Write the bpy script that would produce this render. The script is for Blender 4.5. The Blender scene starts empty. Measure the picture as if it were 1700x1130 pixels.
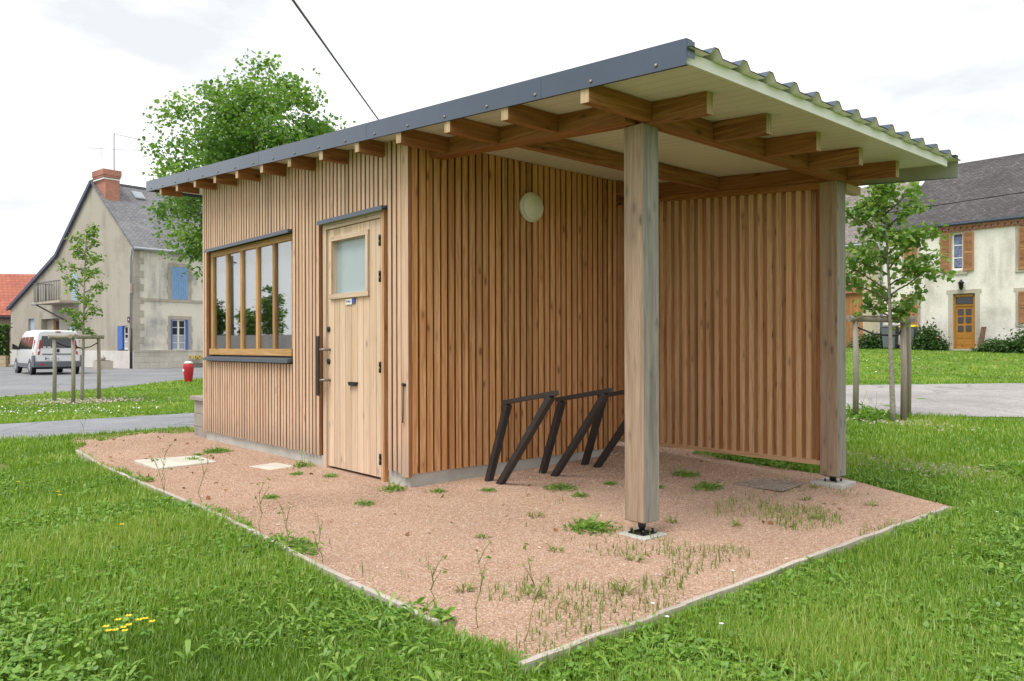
import bpy, bmesh, math, random
import numpy as np
from mathutils import Vector, Matrix
random.seed(7); rng = np.random.default_rng(11)
S = bpy.context.scene; COL = S.collection
R = math.radians

# ------------------------------------------------------------------ camera
cd = bpy.data.cameras.new('camera'); cam = bpy.data.objects.new('camera', cd); COL.objects.link(cam)
cd.sensor_width = 36; cd.lens = 27.469; cd.shift_y = 0.0051; cd.clip_start = .05; cd.clip_end = 3000
cam.matrix_world = Matrix.Translation((0, 0, 1.1)) @ Matrix.Rotation(R(90), 4, 'X') @ Matrix.Rotation(-.0025, 4, 'Z')
S.camera = cam
# ------------------------------------------------------------------ light
SUN = Vector((-.30, -.42, .95)).normalized()
W = bpy.data.worlds.new('World'); S.world = W; W.use_nodes = True
nt = W.node_tree; N = nt.nodes; L = nt.links
bg = N['Background']; bg.inputs[1].default_value = .1
sky = N.new('ShaderNodeTexSky'); sky.sky_type = 'NISHITA'; sky.sun_disc = False
sky.sun_elevation = math.asin(SUN.z); sky.sun_rotation = math.atan2(SUN.x, SUN.y)
tc = N.new('ShaderNodeTexCoord'); mp = N.new('ShaderNodeMapping'); mp.inputs['Scale'].default_value = (1, 1, 2.6)
nz = N.new('ShaderNodeTexNoise'); nz.inputs['Scale'].default_value = 2.1; nz.inputs['Detail'].default_value = 6; nz.inputs['Roughness'].default_value = .55
rp = N.new('ShaderNodeValToRGB'); rp.color_ramp.elements[0].position = .36; rp.color_ramp.elements[1].position = .52
rp.color_ramp.elements[0].color = (7.0, 7.15, 7.35, 1); rp.color_ramp.elements[1].color = (10.8, 10.8, 10.9, 1)
mx = N.new('ShaderNodeMix'); mx.data_type = 'RGBA'; mx.inputs[0].default_value = .93
L.new(tc.outputs['Generated'], mp.inputs[0]); L.new(mp.outputs[0], nz.inputs[0]); L.new(nz.outputs[0], rp.inputs[0])
L.new(sky.outputs[0], mx.inputs[6]); L.new(rp.outputs[0], mx.inputs[7]); L.new(mx.outputs[2], bg.inputs[0])
sd = bpy.data.lights.new('sun', 'SUN'); sun = bpy.data.objects.new('sun', sd); COL.objects.link(sun)
sd.energy = 2.1; sd.angle = R(26); sd.color = (1, .95, .87)
sun.rotation_euler = SUN.to_track_quat('Z', 'Y').to_euler()
S.view_settings.view_transform = 'Standard'; S.view_settings.look = 'None'; S.view_settings.exposure = .42; S.view_settings.gamma = 1
S.render.engine = 'CYCLES'
S.cycles.max_bounces = 8; S.cycles.transparent_max_bounces = 16; S.cycles.use_denoising = True

# ------------------------------------------------------------------ frames and ground shape
YAW = .7258; c_, s_ = math.cos(YAW), math.sin(YAW); X0, Y0 = -.7922, 5.9807
HROT = YAW - math.pi / 2
def loc(X, Y):
    a, b = X - X0, Y - Y0
    return s_ * a - c_ * b, c_ * a + s_ * b
def wor(lx, ly): return X0 + s_ * lx + c_ * ly, Y0 - c_ * lx + s_ * ly
def gz(X, Y):
    X = np.asarray(X, float); Y = np.asarray(Y, float)
    lx, ly = loc(X, Y)
    t = np.clip((X + 4) / 8, 0, 1); t = t * t * (3 - 2 * t)
    return -.03 * np.clip(lx, 0, 3.2) + .0345 * np.clip(Y - 6, 0, 60) * t
def g(X, Y): return float(gz(X, Y))

# ------------------------------------------------------------------ mesh helpers
def V3(*a): return Vector(a)
class MB:
    def __init__(self): self.v = []; self.f = []; self.ax = []; self.mi = []; self.rn = []; self.sm = []
    def face(self, idx, ax=None, mi=0, rn=0., sm=False):
        self.f.append(tuple(idx)); self.ax.append(ax); self.mi.append(mi); self.rn.append(rn); self.sm.append(sm)
    def hexa(self, p, ax=None, mi=0, rn=None, mis=None):
        # p: bottom 4 ccw from above, top 4
        if rn is None: rn = random.random()
        b = len(self.v); self.v += [tuple(q) for q in p]
        F = [(3, 2, 1, 0), (4, 5, 6, 7), (0, 1, 5, 4), (1, 2, 6, 5), (2, 3, 7, 6), (3, 0, 4, 7)]
        for k, f in enumerate(F): self.face([b + i for i in f], ax, mis.get(k, mi) if mis else mi, rn)
        return self
    def box(self, x0, x1, y0, y1, z0, z1, ax=None, mi=0, rn=None, zf=None, mis=None):
        zf = zf or (lambda x: 0)
        q = [(x0, y0), (x1, y0), (x1, y1), (x0, y1)]
        return self.hexa([(x, y, z0 + zf(x)) for x, y in q] + [(x, y, z1 + zf(x)) for x, y in q], ax, mi, rn, mis)
    def slat(self, x0, x1, y0, y1, z0, ztop, ax='z', mi=0, mis={3: 1, 5: 1}):
        # vertical board whose top follows ztop(x)
        q = [(x0, y0), (x1, y0), (x1, y1), (x0, y1)]
        return self.hexa([(x, y, z0) for x, y in q] + [(x, y, ztop(x)) for x, y in q], ax, mi, None, mis)
    def bar(self, p, q, w, h, ax=True, mi=0, up=(0, 0, 1), rn=None):
        p, q = Vector(p), Vector(q); d = (q - p).normalized(); u = Vector(up)
        sd_ = d.cross(u)
        if sd_.length < 1e-4: sd_ = d.cross(Vector((1, 0, 0)))
        sd_.normalize(); u = sd_.cross(d).normalized()
        P = []
        for e in (p, q):
            P.append([e - sd_ * w / 2 - u * h / 2, e + sd_ * w / 2 - u * h / 2, e + sd_ * w / 2 + u * h / 2, e - sd_ * w / 2 + u * h / 2])
        b = len(self.v); self.v += [tuple(t) for t in P[0] + P[1]]
        a = tuple(d) if ax else None
        if rn is None: rn = random.random()
        for f in [(0, 1, 2, 3), (7, 6, 5, 4), (0, 4, 5, 1), (1, 5, 6, 2), (2, 6, 7, 3), (3, 7, 4, 0)]:
            self.face([b + i for i in f], a, mi, rn)
        return self
    def tube(self, pts, rad, n=8, mi=0, cap=True, sm=True, rn=None):
        pts = [Vector(p) for p in pts]
        if not hasattr(rad, '__len__'): rad = [rad] * len(pts)
        if rn is None: rn = random.random()
        b = len(self.v); ref = None
        for i, p in enumerate(pts):
            d = (pts[min(i + 1, len(pts) - 1)] - pts[max(i - 1, 0)]).normalized()
            if ref is None:
                ref = d.cross(Vector((0, 0, 1)))
                if ref.length < .05: ref = d.cross(Vector((1, 0, 0)))
            ref = (ref - d * ref.dot(d)).normalized(); o = d.cross(ref)
            for k in range(n):
                a = 2 * math.pi * k / n
                self.v.append(tuple(p + (ref * math.cos(a) + o * math.sin(a)) * rad[i]))
        for i in range(len(pts) - 1):
            d = (pts[i + 1] - pts[i]).normalized()
            for k in range(n):
                k2 = (k + 1) % n
                self.face([b + i * n + k, b + i * n + k2, b + (i + 1) * n + k2, b + (i + 1) * n + k], tuple(d), mi, rn, sm)
        if cap:
            self.face([b + k for k in range(n)][::-1], None, mi, rn)
            self.face([b + (len(pts) - 1) * n + k for k in range(n)], None, mi, rn)
        return self
    def lathe(self, prof, o=(0, 0, 0), n=20, M=None, mi=0, sm=True):
        b = len(self.v); M = M or Matrix.Identity(3); o = Vector(o)
        for r, z in prof:
            for k in range(n):
                a = 2 * math.pi * k / n
                self.v.append(tuple(o + M @ Vector((r * math.cos(a), r * math.sin(a), z))))
        for i in range(len(prof) - 1):
            for k in range(n):
                k2 = (k + 1) % n
                self.face([b + i * n + k, b + i * n + k2, b + (i + 1) * n + k2, b + (i + 1) * n + k], None, mi, 0, sm)
        self.face([b + k for k in range(n)][::-1], None, mi); self.face([b + (len(prof) - 1) * n + k for k in range(n)], None, mi)
        return self
    def poly(self, pts, mi=0, rn=0., ax=None):
        b = len(self.v); self.v += [tuple(p) for p in pts]; self.face(range(b, b + len(pts)), ax, mi, rn); return self
    def prism(self, pts, d, mi=0, ax=None, rn=None):
        # closed prism: polygon pts extruded by vector d
        if rn is None: rn = random.random()
        n = len(pts); b = len(self.v); d = Vector(d)
        self.v += [tuple(p) for p in pts] + [tuple(Vector(p) + d) for p in pts]
        self.face(list(range(b, b + n))[::-1], ax, mi, rn); self.face(range(b + n, b + 2 * n), ax, mi, rn)
        for i in range(n): self.face([b + i, b + (i + 1) % n, b + n + (i + 1) % n, b + n + i], ax, mi, rn)
        return self
    def build(self, name, mats, parent=None, bevel=0, fix=True):
        me = bpy.data.meshes.new(name); me.from_pydata(self.v, [], self.f)
        if not isinstance(mats, (list, tuple)): mats = [mats]
        for m in mats: me.materials.append(m)
        if fix:
            bm = bmesh.new(); bm.from_mesh(me); bmesh.ops.recalc_face_normals(bm, faces=bm.faces); bm.to_mesh(me); bm.free()
        me.polygons.foreach_set('material_index', self.mi); me.polygons.foreach_set('use_smooth', self.sm)
        at = me.attributes.new('rnd', 'FLOAT', 'FACE'); at.data.foreach_set('value', self.rn)
        uv = me.uv_layers.new(name='UVMap').data
        AX = {'x': Vector((1, 0, 0)), 'y': Vector((0, 1, 0)), 'z': Vector((0, 0, 1))}
        for p, ax in zip(me.polygons, self.ax):
            n = p.normal
            if ax is not None:
                a = AX[ax] if isinstance(ax, str) else Vector(ax)
                a = a - n * a.dot(n)
                if a.length < .2: a = Vector((0, 0, 1)) - n * n.z
                if a.length < .2: a = Vector((0, 1, 0))
                a.normalize(); t = a.cross(n)
            elif abs(n.z) > .99: t, a = Vector((1, 0, 0)), Vector((0, 1, 0))
            else: t = Vector((0, 0, 1)).cross(n).normalized(); a = n.cross(t)
            for li in p.loop_indices:
                co = me.vertices[me.loops[li].vertex_index].co; uv[li].uv = (co.dot(t), co.dot(a))
        o = bpy.data.objects.new(name, me); COL.objects.link(o)
        if parent: o.parent = parent
        if bevel:
            b = o.modifiers.new('bevel', 'BEVEL'); b.width = bevel; b.segments = 2; b.limit_method = 'ANGLE'
        return o
def tag(o, label=None, cat=None, group=None, kind=None):
    for k, v in (('label', label), ('category', cat), ('group', group), ('kind', kind)):
        if v: o[k] = v
    return o
def thing(name, label, cat, at=(0, 0, 0), rz=0., group=None):
    o = bpy.data.objects.new(name, None); COL.objects.link(o); o.location = at; o.rotation_euler = (0, 0, rz); o.empty_display_size = .2
    return tag(o, label, cat, group)
def copy_thing(o, at, rz, label=None, scale=None):
    c = o.copy(); COL.objects.link(c); c.location = at; c.rotation_euler = (0, 0, rz)
    if label: c['label'] = label
    if scale: c.scale = scale
    for ch in list(o.children):
        d = ch.copy(); COL.objects.link(d); d.parent = c
        for g2 in list(ch.children):
            e = g2.copy(); COL.objects.link(e); e.parent = d
    return c
def np_mesh(name, v, faces_n, loops, rnd, mat, parent=None, smooth=False):
    # v (n,3); faces_n: verts per face; loops flat index; rnd per face
    me = bpy.data.meshes.new(name); me.vertices.add(len(v)); me.vertices.foreach_set('co', np.ascontiguousarray(v, np.float32).ravel())
    me.loops.add(len(loops)); me.loops.foreach_set('vertex_index', np.ascontiguousarray(loops, np.int32))
    me.polygons.add(len(faces_n)); st = np.zeros(len(faces_n), np.int32); st[1:] = np.cumsum(faces_n)[:-1]
    me.polygons.foreach_set('loop_start', st)
    me.update(calc_edges=True)
    at = me.attributes.new('rnd', 'FLOAT', 'FACE'); at.data.foreach_set('value', np.ascontiguousarray(rnd, np.float32))
    me.materials.append(mat)
    me.polygons.foreach_set('use_smooth', np.full(len(faces_n), smooth))
    o = bpy.data.objects.new(name, me); COL.objects.link(o)
    if parent: o.parent = parent
    return o

# ------------------------------------------------------------------ materials
class NT:
    def __init__(self, name):
        self.m = bpy.data.materials.new(name); self.m.use_nodes = True
        self.t = self.m.node_tree; self.n = self.t.nodes; self.b = self.n['Principled BSDF']; self.out = self.n['Material Output']
    def node(self, typ, **k):
        n = self.n.new('ShaderNode' + typ)
        for a, v in k.items(): setattr(n, a, v)
        return n
    def lk(self, a, b): self.t.links.new(a, b)
    def set(self, sock, v):
        if hasattr(v, 'links'): self.lk(v, sock)
        else: sock.default_value = v
    def attr(self, name='rnd'): n = self.node('Attribute'); n.attribute_name = name; return n.outputs['Fac']
    def uv(self): return self.node('TexCoord').outputs['UV']
    def obj(self): return self.node('TexCoord').outputs['Object']
    def geo(self): return self.node('NewGeometry')
    def math(self, op, a, b=0., c=0., clamp=False):
        n = self.node('Math', operation=op); n.use_clamp = clamp
        self.set(n.inputs[0], a); self.set(n.inputs[1], b); self.set(n.inputs[2], c); return n.outputs[0]
    def vmul(self, v, s):
        n = self.node('VectorMath', operation='MULTIPLY'); self.lk(v, n.inputs[0]); n.inputs[1].default_value = s; return n.outputs[0]
    def vadd(self, v, w):
        n = self.node('VectorMath', operation='ADD'); self.lk(v, n.inputs[0]); self.set(n.inputs[1], w); return n.outputs[0]
    def noise(self, v, scale=1., detail=4., rough=.55, dist=0.):
        n = self.node('TexNoise'); self.lk(v, n.inputs['Vector']); n.inputs['Scale'].default_value = scale; n.inputs['Detail'].default_value = detail
        n.inputs['Roughness'].default_value = rough; n.inputs['Distortion'].default_value = dist; return n.outputs['Fac']
    def voro(self, v, scale=1., feature='F1'):
        n = self.node('TexVoronoi', feature=feature); self.lk(v, n.inputs['Vector']); n.inputs['Scale'].default_value = scale; return n
    def ramp(self, f, stops):
        n = self.node('ValToRGB'); self.lk(f, n.inputs[0]); e = n.color_ramp.elements
        while len(e) < len(stops): e.new(.5)
        for el, (p, c) in zip(e, stops): el.position = p; el.color = (*c, 1) if hasattr(c, '__len__') else (c, c, c, 1)
        return n.outputs[0]
    def mix(self, f, a, b, blend='MIX'):
        n = self.node('Mix', data_type='RGBA', blend_type=blend); self.set(n.inputs[0], f)
        for i, x in ((6, a), (7, b)):
            if hasattr(x, 'links'): self.lk(x, n.inputs[i])
            else: n.inputs[i].default_value = (*x, 1) if hasattr(x, '__len__') else (x, x, x, 1)
        return n.outputs[2]
    def bump(self, h, s=.3, d=.01):
        n = self.node('Bump'); self.lk(h, n.inputs['Height']); n.inputs['Strength'].default_value = s; n.inputs['Distance'].default_value = d
        self.lk(n.outputs[0], self.b.inputs['Normal'])
    def done(self, col=None, rough=.7, metal=0., spec=.4):
        if col is not None:
            if hasattr(col, 'links'): self.lk(col, self.b.inputs['Base Color'])
            else: self.b.inputs['Base Color'].default_value = (*col, 1)
        self.set(self.b.inputs['Roughness'], rough); self.b.inputs['Metallic'].default_value = metal; self.b.inputs['Specular IOR Level'].default_value = spec
        return self.m
def wood(name, light, dark, tint, knots=.5, grey=None, greyamt=.0, groove=None, gr=46., splash=False):
    m = NT(name); r = m.attr(); uv = m.uv()
    cb = m.node('CombineXYZ'); m.lk(m.math('MULTIPLY', r, 37.3), cb.inputs[0]); m.lk(m.math('MULTIPLY', r, 91.7), cb.inputs[1]); m.lk(m.math('MULTIPLY', r, 13.), cb.inputs[2])
    p = m.vadd(uv, cb.outputs[0])
    warp = m.noise(m.vmul(p, (5, 1.1, 1)), 1., 2)
    cw = m.node('CombineXYZ'); m.lk(m.math('MULTIPLY', warp, .09), cw.inputs[0]); pw = m.vadd(p, cw.outputs[0])
    grain = m.noise(m.vmul(pw, (gr, .9, 1)), 1., 3, .6)
    fine = m.noise(m.vmul(pw, (230, 5, 1)), 1., 2, .6)
    cl = m.ramp(grain, [(.32, dark), (.5, tint), (.66, light)])
    cl = m.mix(m.ramp(fine, [(.35, .55), (.6, .0)]), cl, dark, 'MULTIPLY')
    vr = m.ramp(r, [(0., .68), (.2, .92), (.45, 1.05), (.7, .86), (.85, 1.12), (1., .78)])
    cl = m.mix(1., cl, vr, 'MULTIPLY')
    hue = m.noise(m.vmul(p, (.01, .01, 1)), 1., 1)
    cl = m.mix(m.math('MULTIPLY', m.math('FRACT', m.math('MULTIPLY', r, 7.77)), .35), cl, tuple(x * y for x, y in zip(tint, (1.05, .82, .66))))
    if knots:
        kv = m.voro(m.vmul(pw, (19, 7., 1)), 1.)
        dk = kv.outputs['Distance']
        kc = m.node('SeparateColor'); m.lk(kv.outputs['Color'], kc.inputs[0])
        on = m.math('LESS_THAN', kc.outputs[0], knots * .55)
        core = m.math('MULTIPLY', m.ramp(dk, [(.13, .85), (.27, .0)]), on); halo = m.math('MULTIPLY', m.ramp(dk, [(.2, .55), (.55, .0)]), on)
        cl = m.mix(halo, cl, tuple(x * .8 for x in dark)); cl = m.mix(core, cl, tuple(x * .42 for x in dark))
    if grey:
        w = m.noise(m.vmul(p, (7, .8, 1)), 1., 5, .65)
        cl = m.mix(m.math('MULTIPLY', m.ramp(w, [(.3, .25), (.62, 1.)]), greyamt), cl, grey)
    if groove:
        sx = m.node('SeparateXYZ'); m.lk(uv, sx.inputs[0]); fr = m.math('FRACT', m.math('DIVIDE', sx.outputs[0], groove))
        line = m.math('LESS_THAN', fr, .075); bid = m.math('FLOOR', m.math('DIVIDE', sx.outputs[0], groove))
        wn = m.node('TexWhiteNoise', noise_dimensions='1D'); m.lk(bid, wn.inputs['W'])
        cl = m.mix(.3, cl, m.mix(1., cl, m.ramp(wn.outputs['Value'], [(0, .45), (1, 1.35)]), 'MULTIPLY')); cl = m.mix(m.math('MULTIPLY', line, .6), cl, tuple(x * .3 for x in dark))
    if splash:   # rain splash dirt on the lowest hand's breadth of the boards
        sy = m.node('SeparateXYZ'); m.lk(uv, sy.inputs[0]); hgt = m.math('ADD', sy.outputs[1], m.math('MULTIPLY', m.noise(m.vmul(p, (6, 2.5, 1)), 1., 3), -.35))
        cl = m.mix(m.ramp(hgt, [(.0, .6), (.2, .0)]), cl, (.36, .28, .22))
    m.bump(m.math('ADD', grain, m.math('MULTIPLY', fine, .4)), .25, .003)
    return m.done(cl, .72, 0, .25)
def plain(name, col, rough=.5, metal=0., spec=.5, var=.12, scale=6., bump=0.):
    m = NT(name); n = m.noise(m.obj(), scale, 5, .6)
    cl = m.mix(m.ramp(n, [(.3, 0), (.7, 1)]), tuple(x * (1 - var) for x in col), tuple(min(1, x * (1 + var)) for x in col))
    if bump: m.bump(m.noise(m.obj(), scale * 12, 4), bump, .004)
    return m.done(cl, rough, metal, spec)
def leafmat(name, a, b, c, trans=.35):
    m = NT(name); r = m.attr(); col = m.ramp(r, [(0, a), (.55, b), (1, c)])
    d = m.node('BsdfDiffuse'); t = m.node('BsdfTranslucent'); gl = m.node('BsdfGlossy'); gl.inputs['Roughness'].default_value = .45
    m.lk(col, d.inputs[0]); m.lk(m.mix(1., col, (1.15, 1.2, .6), 'MULTIPLY'), t.inputs[0])
    x = m.node('MixShader'); x.inputs[0].default_value = trans; m.lk(d.outputs[0], x.inputs[1]); m.lk(t.outputs[0], x.inputs[2])
    y = m.node('MixShader'); y.inputs[0].default_value = .05; m.lk(x.outputs[0], y.inputs[1]); m.lk(gl.outputs[0], y.inputs[2])
    m.lk(y.outputs[0], m.out.inputs[0]); return m.m
def glass(name, refl=.45, tint=(.9, .95, .95)):
    m = NT(name); a = m.node('BsdfTransparent'); a.inputs[0].default_value = (*tint, 1); b = m.node('BsdfGlossy'); b.inputs['Roughness'].default_value = .015
    lw = m.node('LayerWeight'); lw.inputs[0].default_value = .35
    f = m.math('ADD', m.math('MULTIPLY', lw.outputs['Fresnel'], .5), refl, clamp=True)
    x = m.node('MixShader'); m.lk(f, x.inputs[0]); m.lk(a.outputs[0], x.inputs[1]); m.lk(b.outputs[0], x.inputs[2]); m.lk(x.outputs[0], m.out.inputs[0]); return m.m
def plaster(name, base, stain, amt=.6, streak=True):
    m = NT(name); o = m.obj(); a = m.noise(o, .55, 6, .62); b = m.noise(m.vmul(o, (2.2, 2.2, .25)), 1., 5, .6); c = m.noise(o, 14., 4, .6)
    f = m.math('MULTIPLY', m.ramp(a, [(.44, 0), (.60, 1)]), m.ramp(b, [(.38, .1), (.56, 1)]))
    cl = m.mix(m.math('MULTIPLY', f, amt), base, stain); cl = m.mix(.5, cl, m.mix(1., cl, m.ramp(c, [(.3, .8), (.7, 1.1)]), 'MULTIPLY'))
    m.bump(m.noise(o, 40., 4), .25, .01); return m.done(cl, .9, 0, .15)
def tiles(name, a, b, spot, w=.22, h=.14, mortar=(.03, .03, .03), spotamt=.5, bump=.6):
    m = NT(name); uv = m.uv(); bt = m.node('TexBrick'); m.lk(uv, bt.inputs['Vector']); bt.inputs['Scale'].default_value = 1
    bt.inputs['Brick Width'].default_value = w; bt.inputs['Row Height'].default_value = h; bt.inputs['Mortar Size'].default_value = .008; bt.inputs['Mortar Smooth'].default_value = .3; bt.inputs['Bias'].default_value = 0
    bt.inputs['Color1'].default_value = (*a, 1); bt.inputs['Color2'].default_value = (*b, 1); bt.inputs['Mortar'].default_value = (*mortar, 1)
    o = m.obj(); n = m.noise(o, 5.5, 5, .7); big = m.noise(o, .5, 4)
    cl = m.mix(m.math('MULTIPLY', m.ramp(n, [(.55, 0), (.68, 1)]), spotamt), bt.outputs['Color'], spot)
    cl = m.mix(1., cl, m.ramp(big, [(.3, .75), (.7, 1.2)]), 'MULTIPLY')
    sx = m.node('SeparateXYZ'); m.lk(uv, sx.inputs[0]); fr = m.math('FRACT', m.math('DIVIDE', sx.outputs[1], h))
    m.bump(m.math('ADD', m.math('MULTIPLY', fr, -1.), m.math('MULTIPLY', bt.outputs['Fac'], -.6)), bump, .02); return m.done(cl, .75, 0, .3)

M = {}
M['clad_front'] = wood('larch_cladding_bleached', (.79, .575, .405), (.45, .26, .145), (.65, .44, .28), .22, (.70, .55, .45), .5, splash=True)
M['clad_side'] = wood('larch_cladding_golden', (.77, .475, .245), (.45, .205, .08), (.64, .355, .165), .24)
M['fence_wood'] = wood('larch_screen', (.82, .56, .31), (.45, .25, .105), (.69, .435, .21), .28, (.66, .49, .36), .3)
M['beam_wood'] = wood('larch_beam', (.46, .225, .10), (.24, .10, .038), (.35, .16, .064), .2)
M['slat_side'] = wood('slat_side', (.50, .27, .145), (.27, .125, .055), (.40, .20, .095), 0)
M['end_grain'] = wood('pale_end_grain', (.62, .5, .36), (.4, .3, .2), (.52, .41, .28), 0)
M['post_tan'] = wood('post_weathered_tan', (.50, .365, .255), (.21, .135, .085), (.39, .27, .185), .4, (.42, .34, .27), .4, None, 34.)
M['post_silver'] = wood('post_weathered_silver', (.41, .365, .31), (.12, .105, .09), (.31, .275, .235), .35, (.30, .30, .28), .55, None, 34.)
M['door_wood'] = wood('door_boards', (.76, .61, .46), (.50, .36, .23), (.67, .51, .36), .15, (.70, .59, .49), .4, groove=.0985)
M['frame_wood'] = wood('window_frame_wood', (.62, .42, .215), (.4, .235, .09), (.52, .335, .145), .1)
M['sleeper'] = wood('grey_sleeper', (.42, .38, .34), (.24, .2, .17), (.34, .3, .26), .3, (.4, .37, .35), .6)
M['stake_wood'] = wood('grey_stake', (.42, .37, .3), (.2, .165, .12), (.32, .27, .21), .2, (.38, .36, .33), .5)
M['edging_wood'] = wood('edging_board', (.60, .53, .46), (.28, .23, .19), (.48, .42, .36), .3, (.55, .51, .47), .6)
M['membrane'] = plain('dark_membrane', (.05, .022, .012), .9)
M['concrete'] = plain('concrete', (.45, .445, .41), .9, 0, .2, .16, 5., .3)
M['slab_conc'] = plain('slab_concrete', (.56, .54, .47), .9, 0, .2, .14, 7., .3)
M['zinc'] = plain('blue_grey_sheet_steel', (.045, .068, .112), .26, 0., .65, .1, 2.)
M['flash'] = plain('flashing', (.08, .1, .135), .4, .2, .5, .06, 3.)
M['steel_dark'] = plain('dark_brown_steel', (.042, .036, .036), .5, .1, .4, .15, 8.)
M['black'] = plain('black_metal', (.012, .012, .013), .4, .1)
M['screw'] = plain('screw_steel', (.22, .2, .18), .4, .6)
M['ceiling'] = None
def ceilmat():
    m = NT('white_roof_panel'); uv = m.obj(); sx = m.node('SeparateXYZ'); m.lk(uv, sx.inputs[0])
    fr = m.math('FRACT', m.math('DIVIDE', sx.outputs[1], .1)); ln = m.math('LESS_THAN', fr, .09)
    cl = m.mix(m.math('MULTIPLY', ln, .45), (.71, .68, .635), (.40, .38, .355))
    cl = m.mix(1., cl, m.ramp(m.noise(uv, 2., 4), [(.3, .93), (.7, 1.03)]), 'MULTIPLY'); m.bump(ln, -.4, .004); return m.done(cl, .5, 0, .4)
M['ceiling'] = ceilmat()
M['trim'] = plain('white_trim', (.80, .79, .76), .5, 0, .4, .05)
M['glass'] = glass('window_glass', .36)
M['frosted'] = plain('frosted_glass', (.33, .41, .43), .22, 0, .5, .03)
M['white_plastic'] = plain('white_plastic', (.72, .72, .64), .35)
M['blue_plastic'] = plain('blue_plastic', (.03, .05, .25), .4)
M['interior'] = plain('interior_board', (.62, .52, .42), .8)
M['paper'] = plain('white_board', (.75, .75, .74), .7)

def gravelmat():
    m = NT('pink_gravel'); o = m.obj(); v = m.voro(o, 95.); v2 = m.voro(o, 210.)
    sc = m.node('SeparateColor'); m.lk(v.outputs['Color'], sc.inputs[0])
    cl = m.ramp(sc.outputs[0], [(0, (.39, .255, .18)), (.35, (.465, .31, .222)), (.7, (.525, .365, .268)), (.93, (.59, .46, .37)), (1, (.44, .35, .30))])
    sc2 = m.node('SeparateColor'); m.lk(v2.outputs['Color'], sc2.inputs[0]); cl = m.mix(.3, cl, m.mix(1., cl, m.ramp(sc2.outputs[1], [(0, .55), (1, 1.3)]), 'MULTIPLY'))
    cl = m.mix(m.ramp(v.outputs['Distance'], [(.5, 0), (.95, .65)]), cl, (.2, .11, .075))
    big = m.noise(o, 1.1, 5, .6); cl = m.mix(1., cl, m.ramp(big, [(.3, .86), (.7, 1.08)]), 'MULTIPLY')
    cl = m.mix(m.math('MULTIPLY', m.ramp(m.noise(o, 2.3, 5, .65), [(.56, 0), (.74, 1)]), .65), cl, (.34, .19, .12))
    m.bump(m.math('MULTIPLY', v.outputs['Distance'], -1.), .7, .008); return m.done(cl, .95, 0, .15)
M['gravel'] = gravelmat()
def asphalt(name, a, b, sc=60., bluish=1.):
    m = NT(name); o = m.obj(); v = m.noise(o, sc, 3, .8); big = m.noise(o, .45, 6, .6); mid = m.noise(o, 5., 5, .7)
    cl = m.mix(m.ramp(v, [(.3, 0), (.7, 1)]), a, b); cl = m.mix(1., cl, m.ramp(big, [(.3, .8), (.7, 1.15)]), 'MULTIPLY'); cl = m.mix(1., cl, m.ramp(mid, [(.3, .88), (.7, 1.1)]), 'MULTIPLY')
    ck = m.voro(m.vadd(o, m.node('TexNoise').outputs['Color']), .55, 'DISTANCE_TO_EDGE'); cl = m.mix(m.math('MULTIPLY', m.ramp(ck.outputs['Distance'], [(.006, 1), (.02, 0)]), .35), cl, tuple(x * .45 for x in a))
    pt = m.noise(o, .18, 3, .5); cl = m.mix(m.math('MULTIPLY', m.ramp(pt, [(.56, 0), (.6, 1)]), .3), cl, tuple(x * .75 for x in a)); m.bump(v, .5, .01); return m.done(cl, .9, 0, .25)
M['path'] = asphalt('path_asphalt', (.17, .18, .2), (.34, .35, .375))
M['road'] = asphalt('road_asphalt', (.185, .19, .205), (.29, .295, .31), 30)
M['road_grit'] = asphalt('gritty_road', (.25, .235, .23), (.43, .41, .40), 24)
def groundmat():
    m = NT('lawn_soil'); o = m.obj(); a = m.noise(o, 1.3, 6, .65); b = m.noise(o, 22., 4, .7); d = m.noise(o, .22, 4)
    cl = m.ramp(b, [(.3, (.05, .095, .014)), (.52, (.13, .235, .028)), (.72, (.22, .33, .055))]); cl = m.mix(m.math('MULTIPLY', m.ramp(a, [(.5, 0), (.66, 1)]), .6), cl, (.24, .185, .10))
    cl = m.mix(1., cl, m.ramp(d, [(.35, .85), (.65, 1.12)]), 'MULTIPLY'); m.bump(b, .8, .03); return m.done(cl, .95, 0, .1)
M['ground'] = groundmat()
M['grass'] = leafmat('grass_blade', (.12, .235, .024), (.235, .40, .045), (.46, .50, .13), .42)
M['weed'] = leafmat('weed_leaf', (.10, .22, .03), (.19, .37, .05), (.35, .48, .10), .38)
M['dryweed'] = leafmat('young_weed_leaf', (.12, .2, .03), (.2, .29, .05), (.36, .33, .13), .35)
M['tree_leaf'] = leafmat('plane_tree_leaf', (.07, .165, .03), (.165, .32, .05), (.35, .49, .12), .45)
M['lime_leaf'] = leafmat('young_lime_leaf', (.075, .175, .03), (.16, .30, .045), (.42, .48, .14), .42)
M['bush_leaf'] = leafmat('bush_leaf', (.025, .07, .012), (.06, .14, .025), (.13, .23, .05), .3)
M['hedge_leaf'] = leafmat('hedge_leaf', (.03, .08, .012), (.06, .15, .02), (.16, .28, .04), .3)
M['bark'] = plain('bark', (.16, .125, .095), .95, 0, .1, .4, 30., .5)
M['bark_pale'] = plain('young_bark', (.30, .28, .235), .95, 0, .1, .35, 40., .3)
M['petal_white'] = plain('white_petal', (.8, .8, .78), .7); M['petal_yellow'] = plain('yellow_petal', (.8, .56, .01), .6); M['petal_pink'] = plain('pink_petal', (.7, .28, .24), .7)

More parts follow.
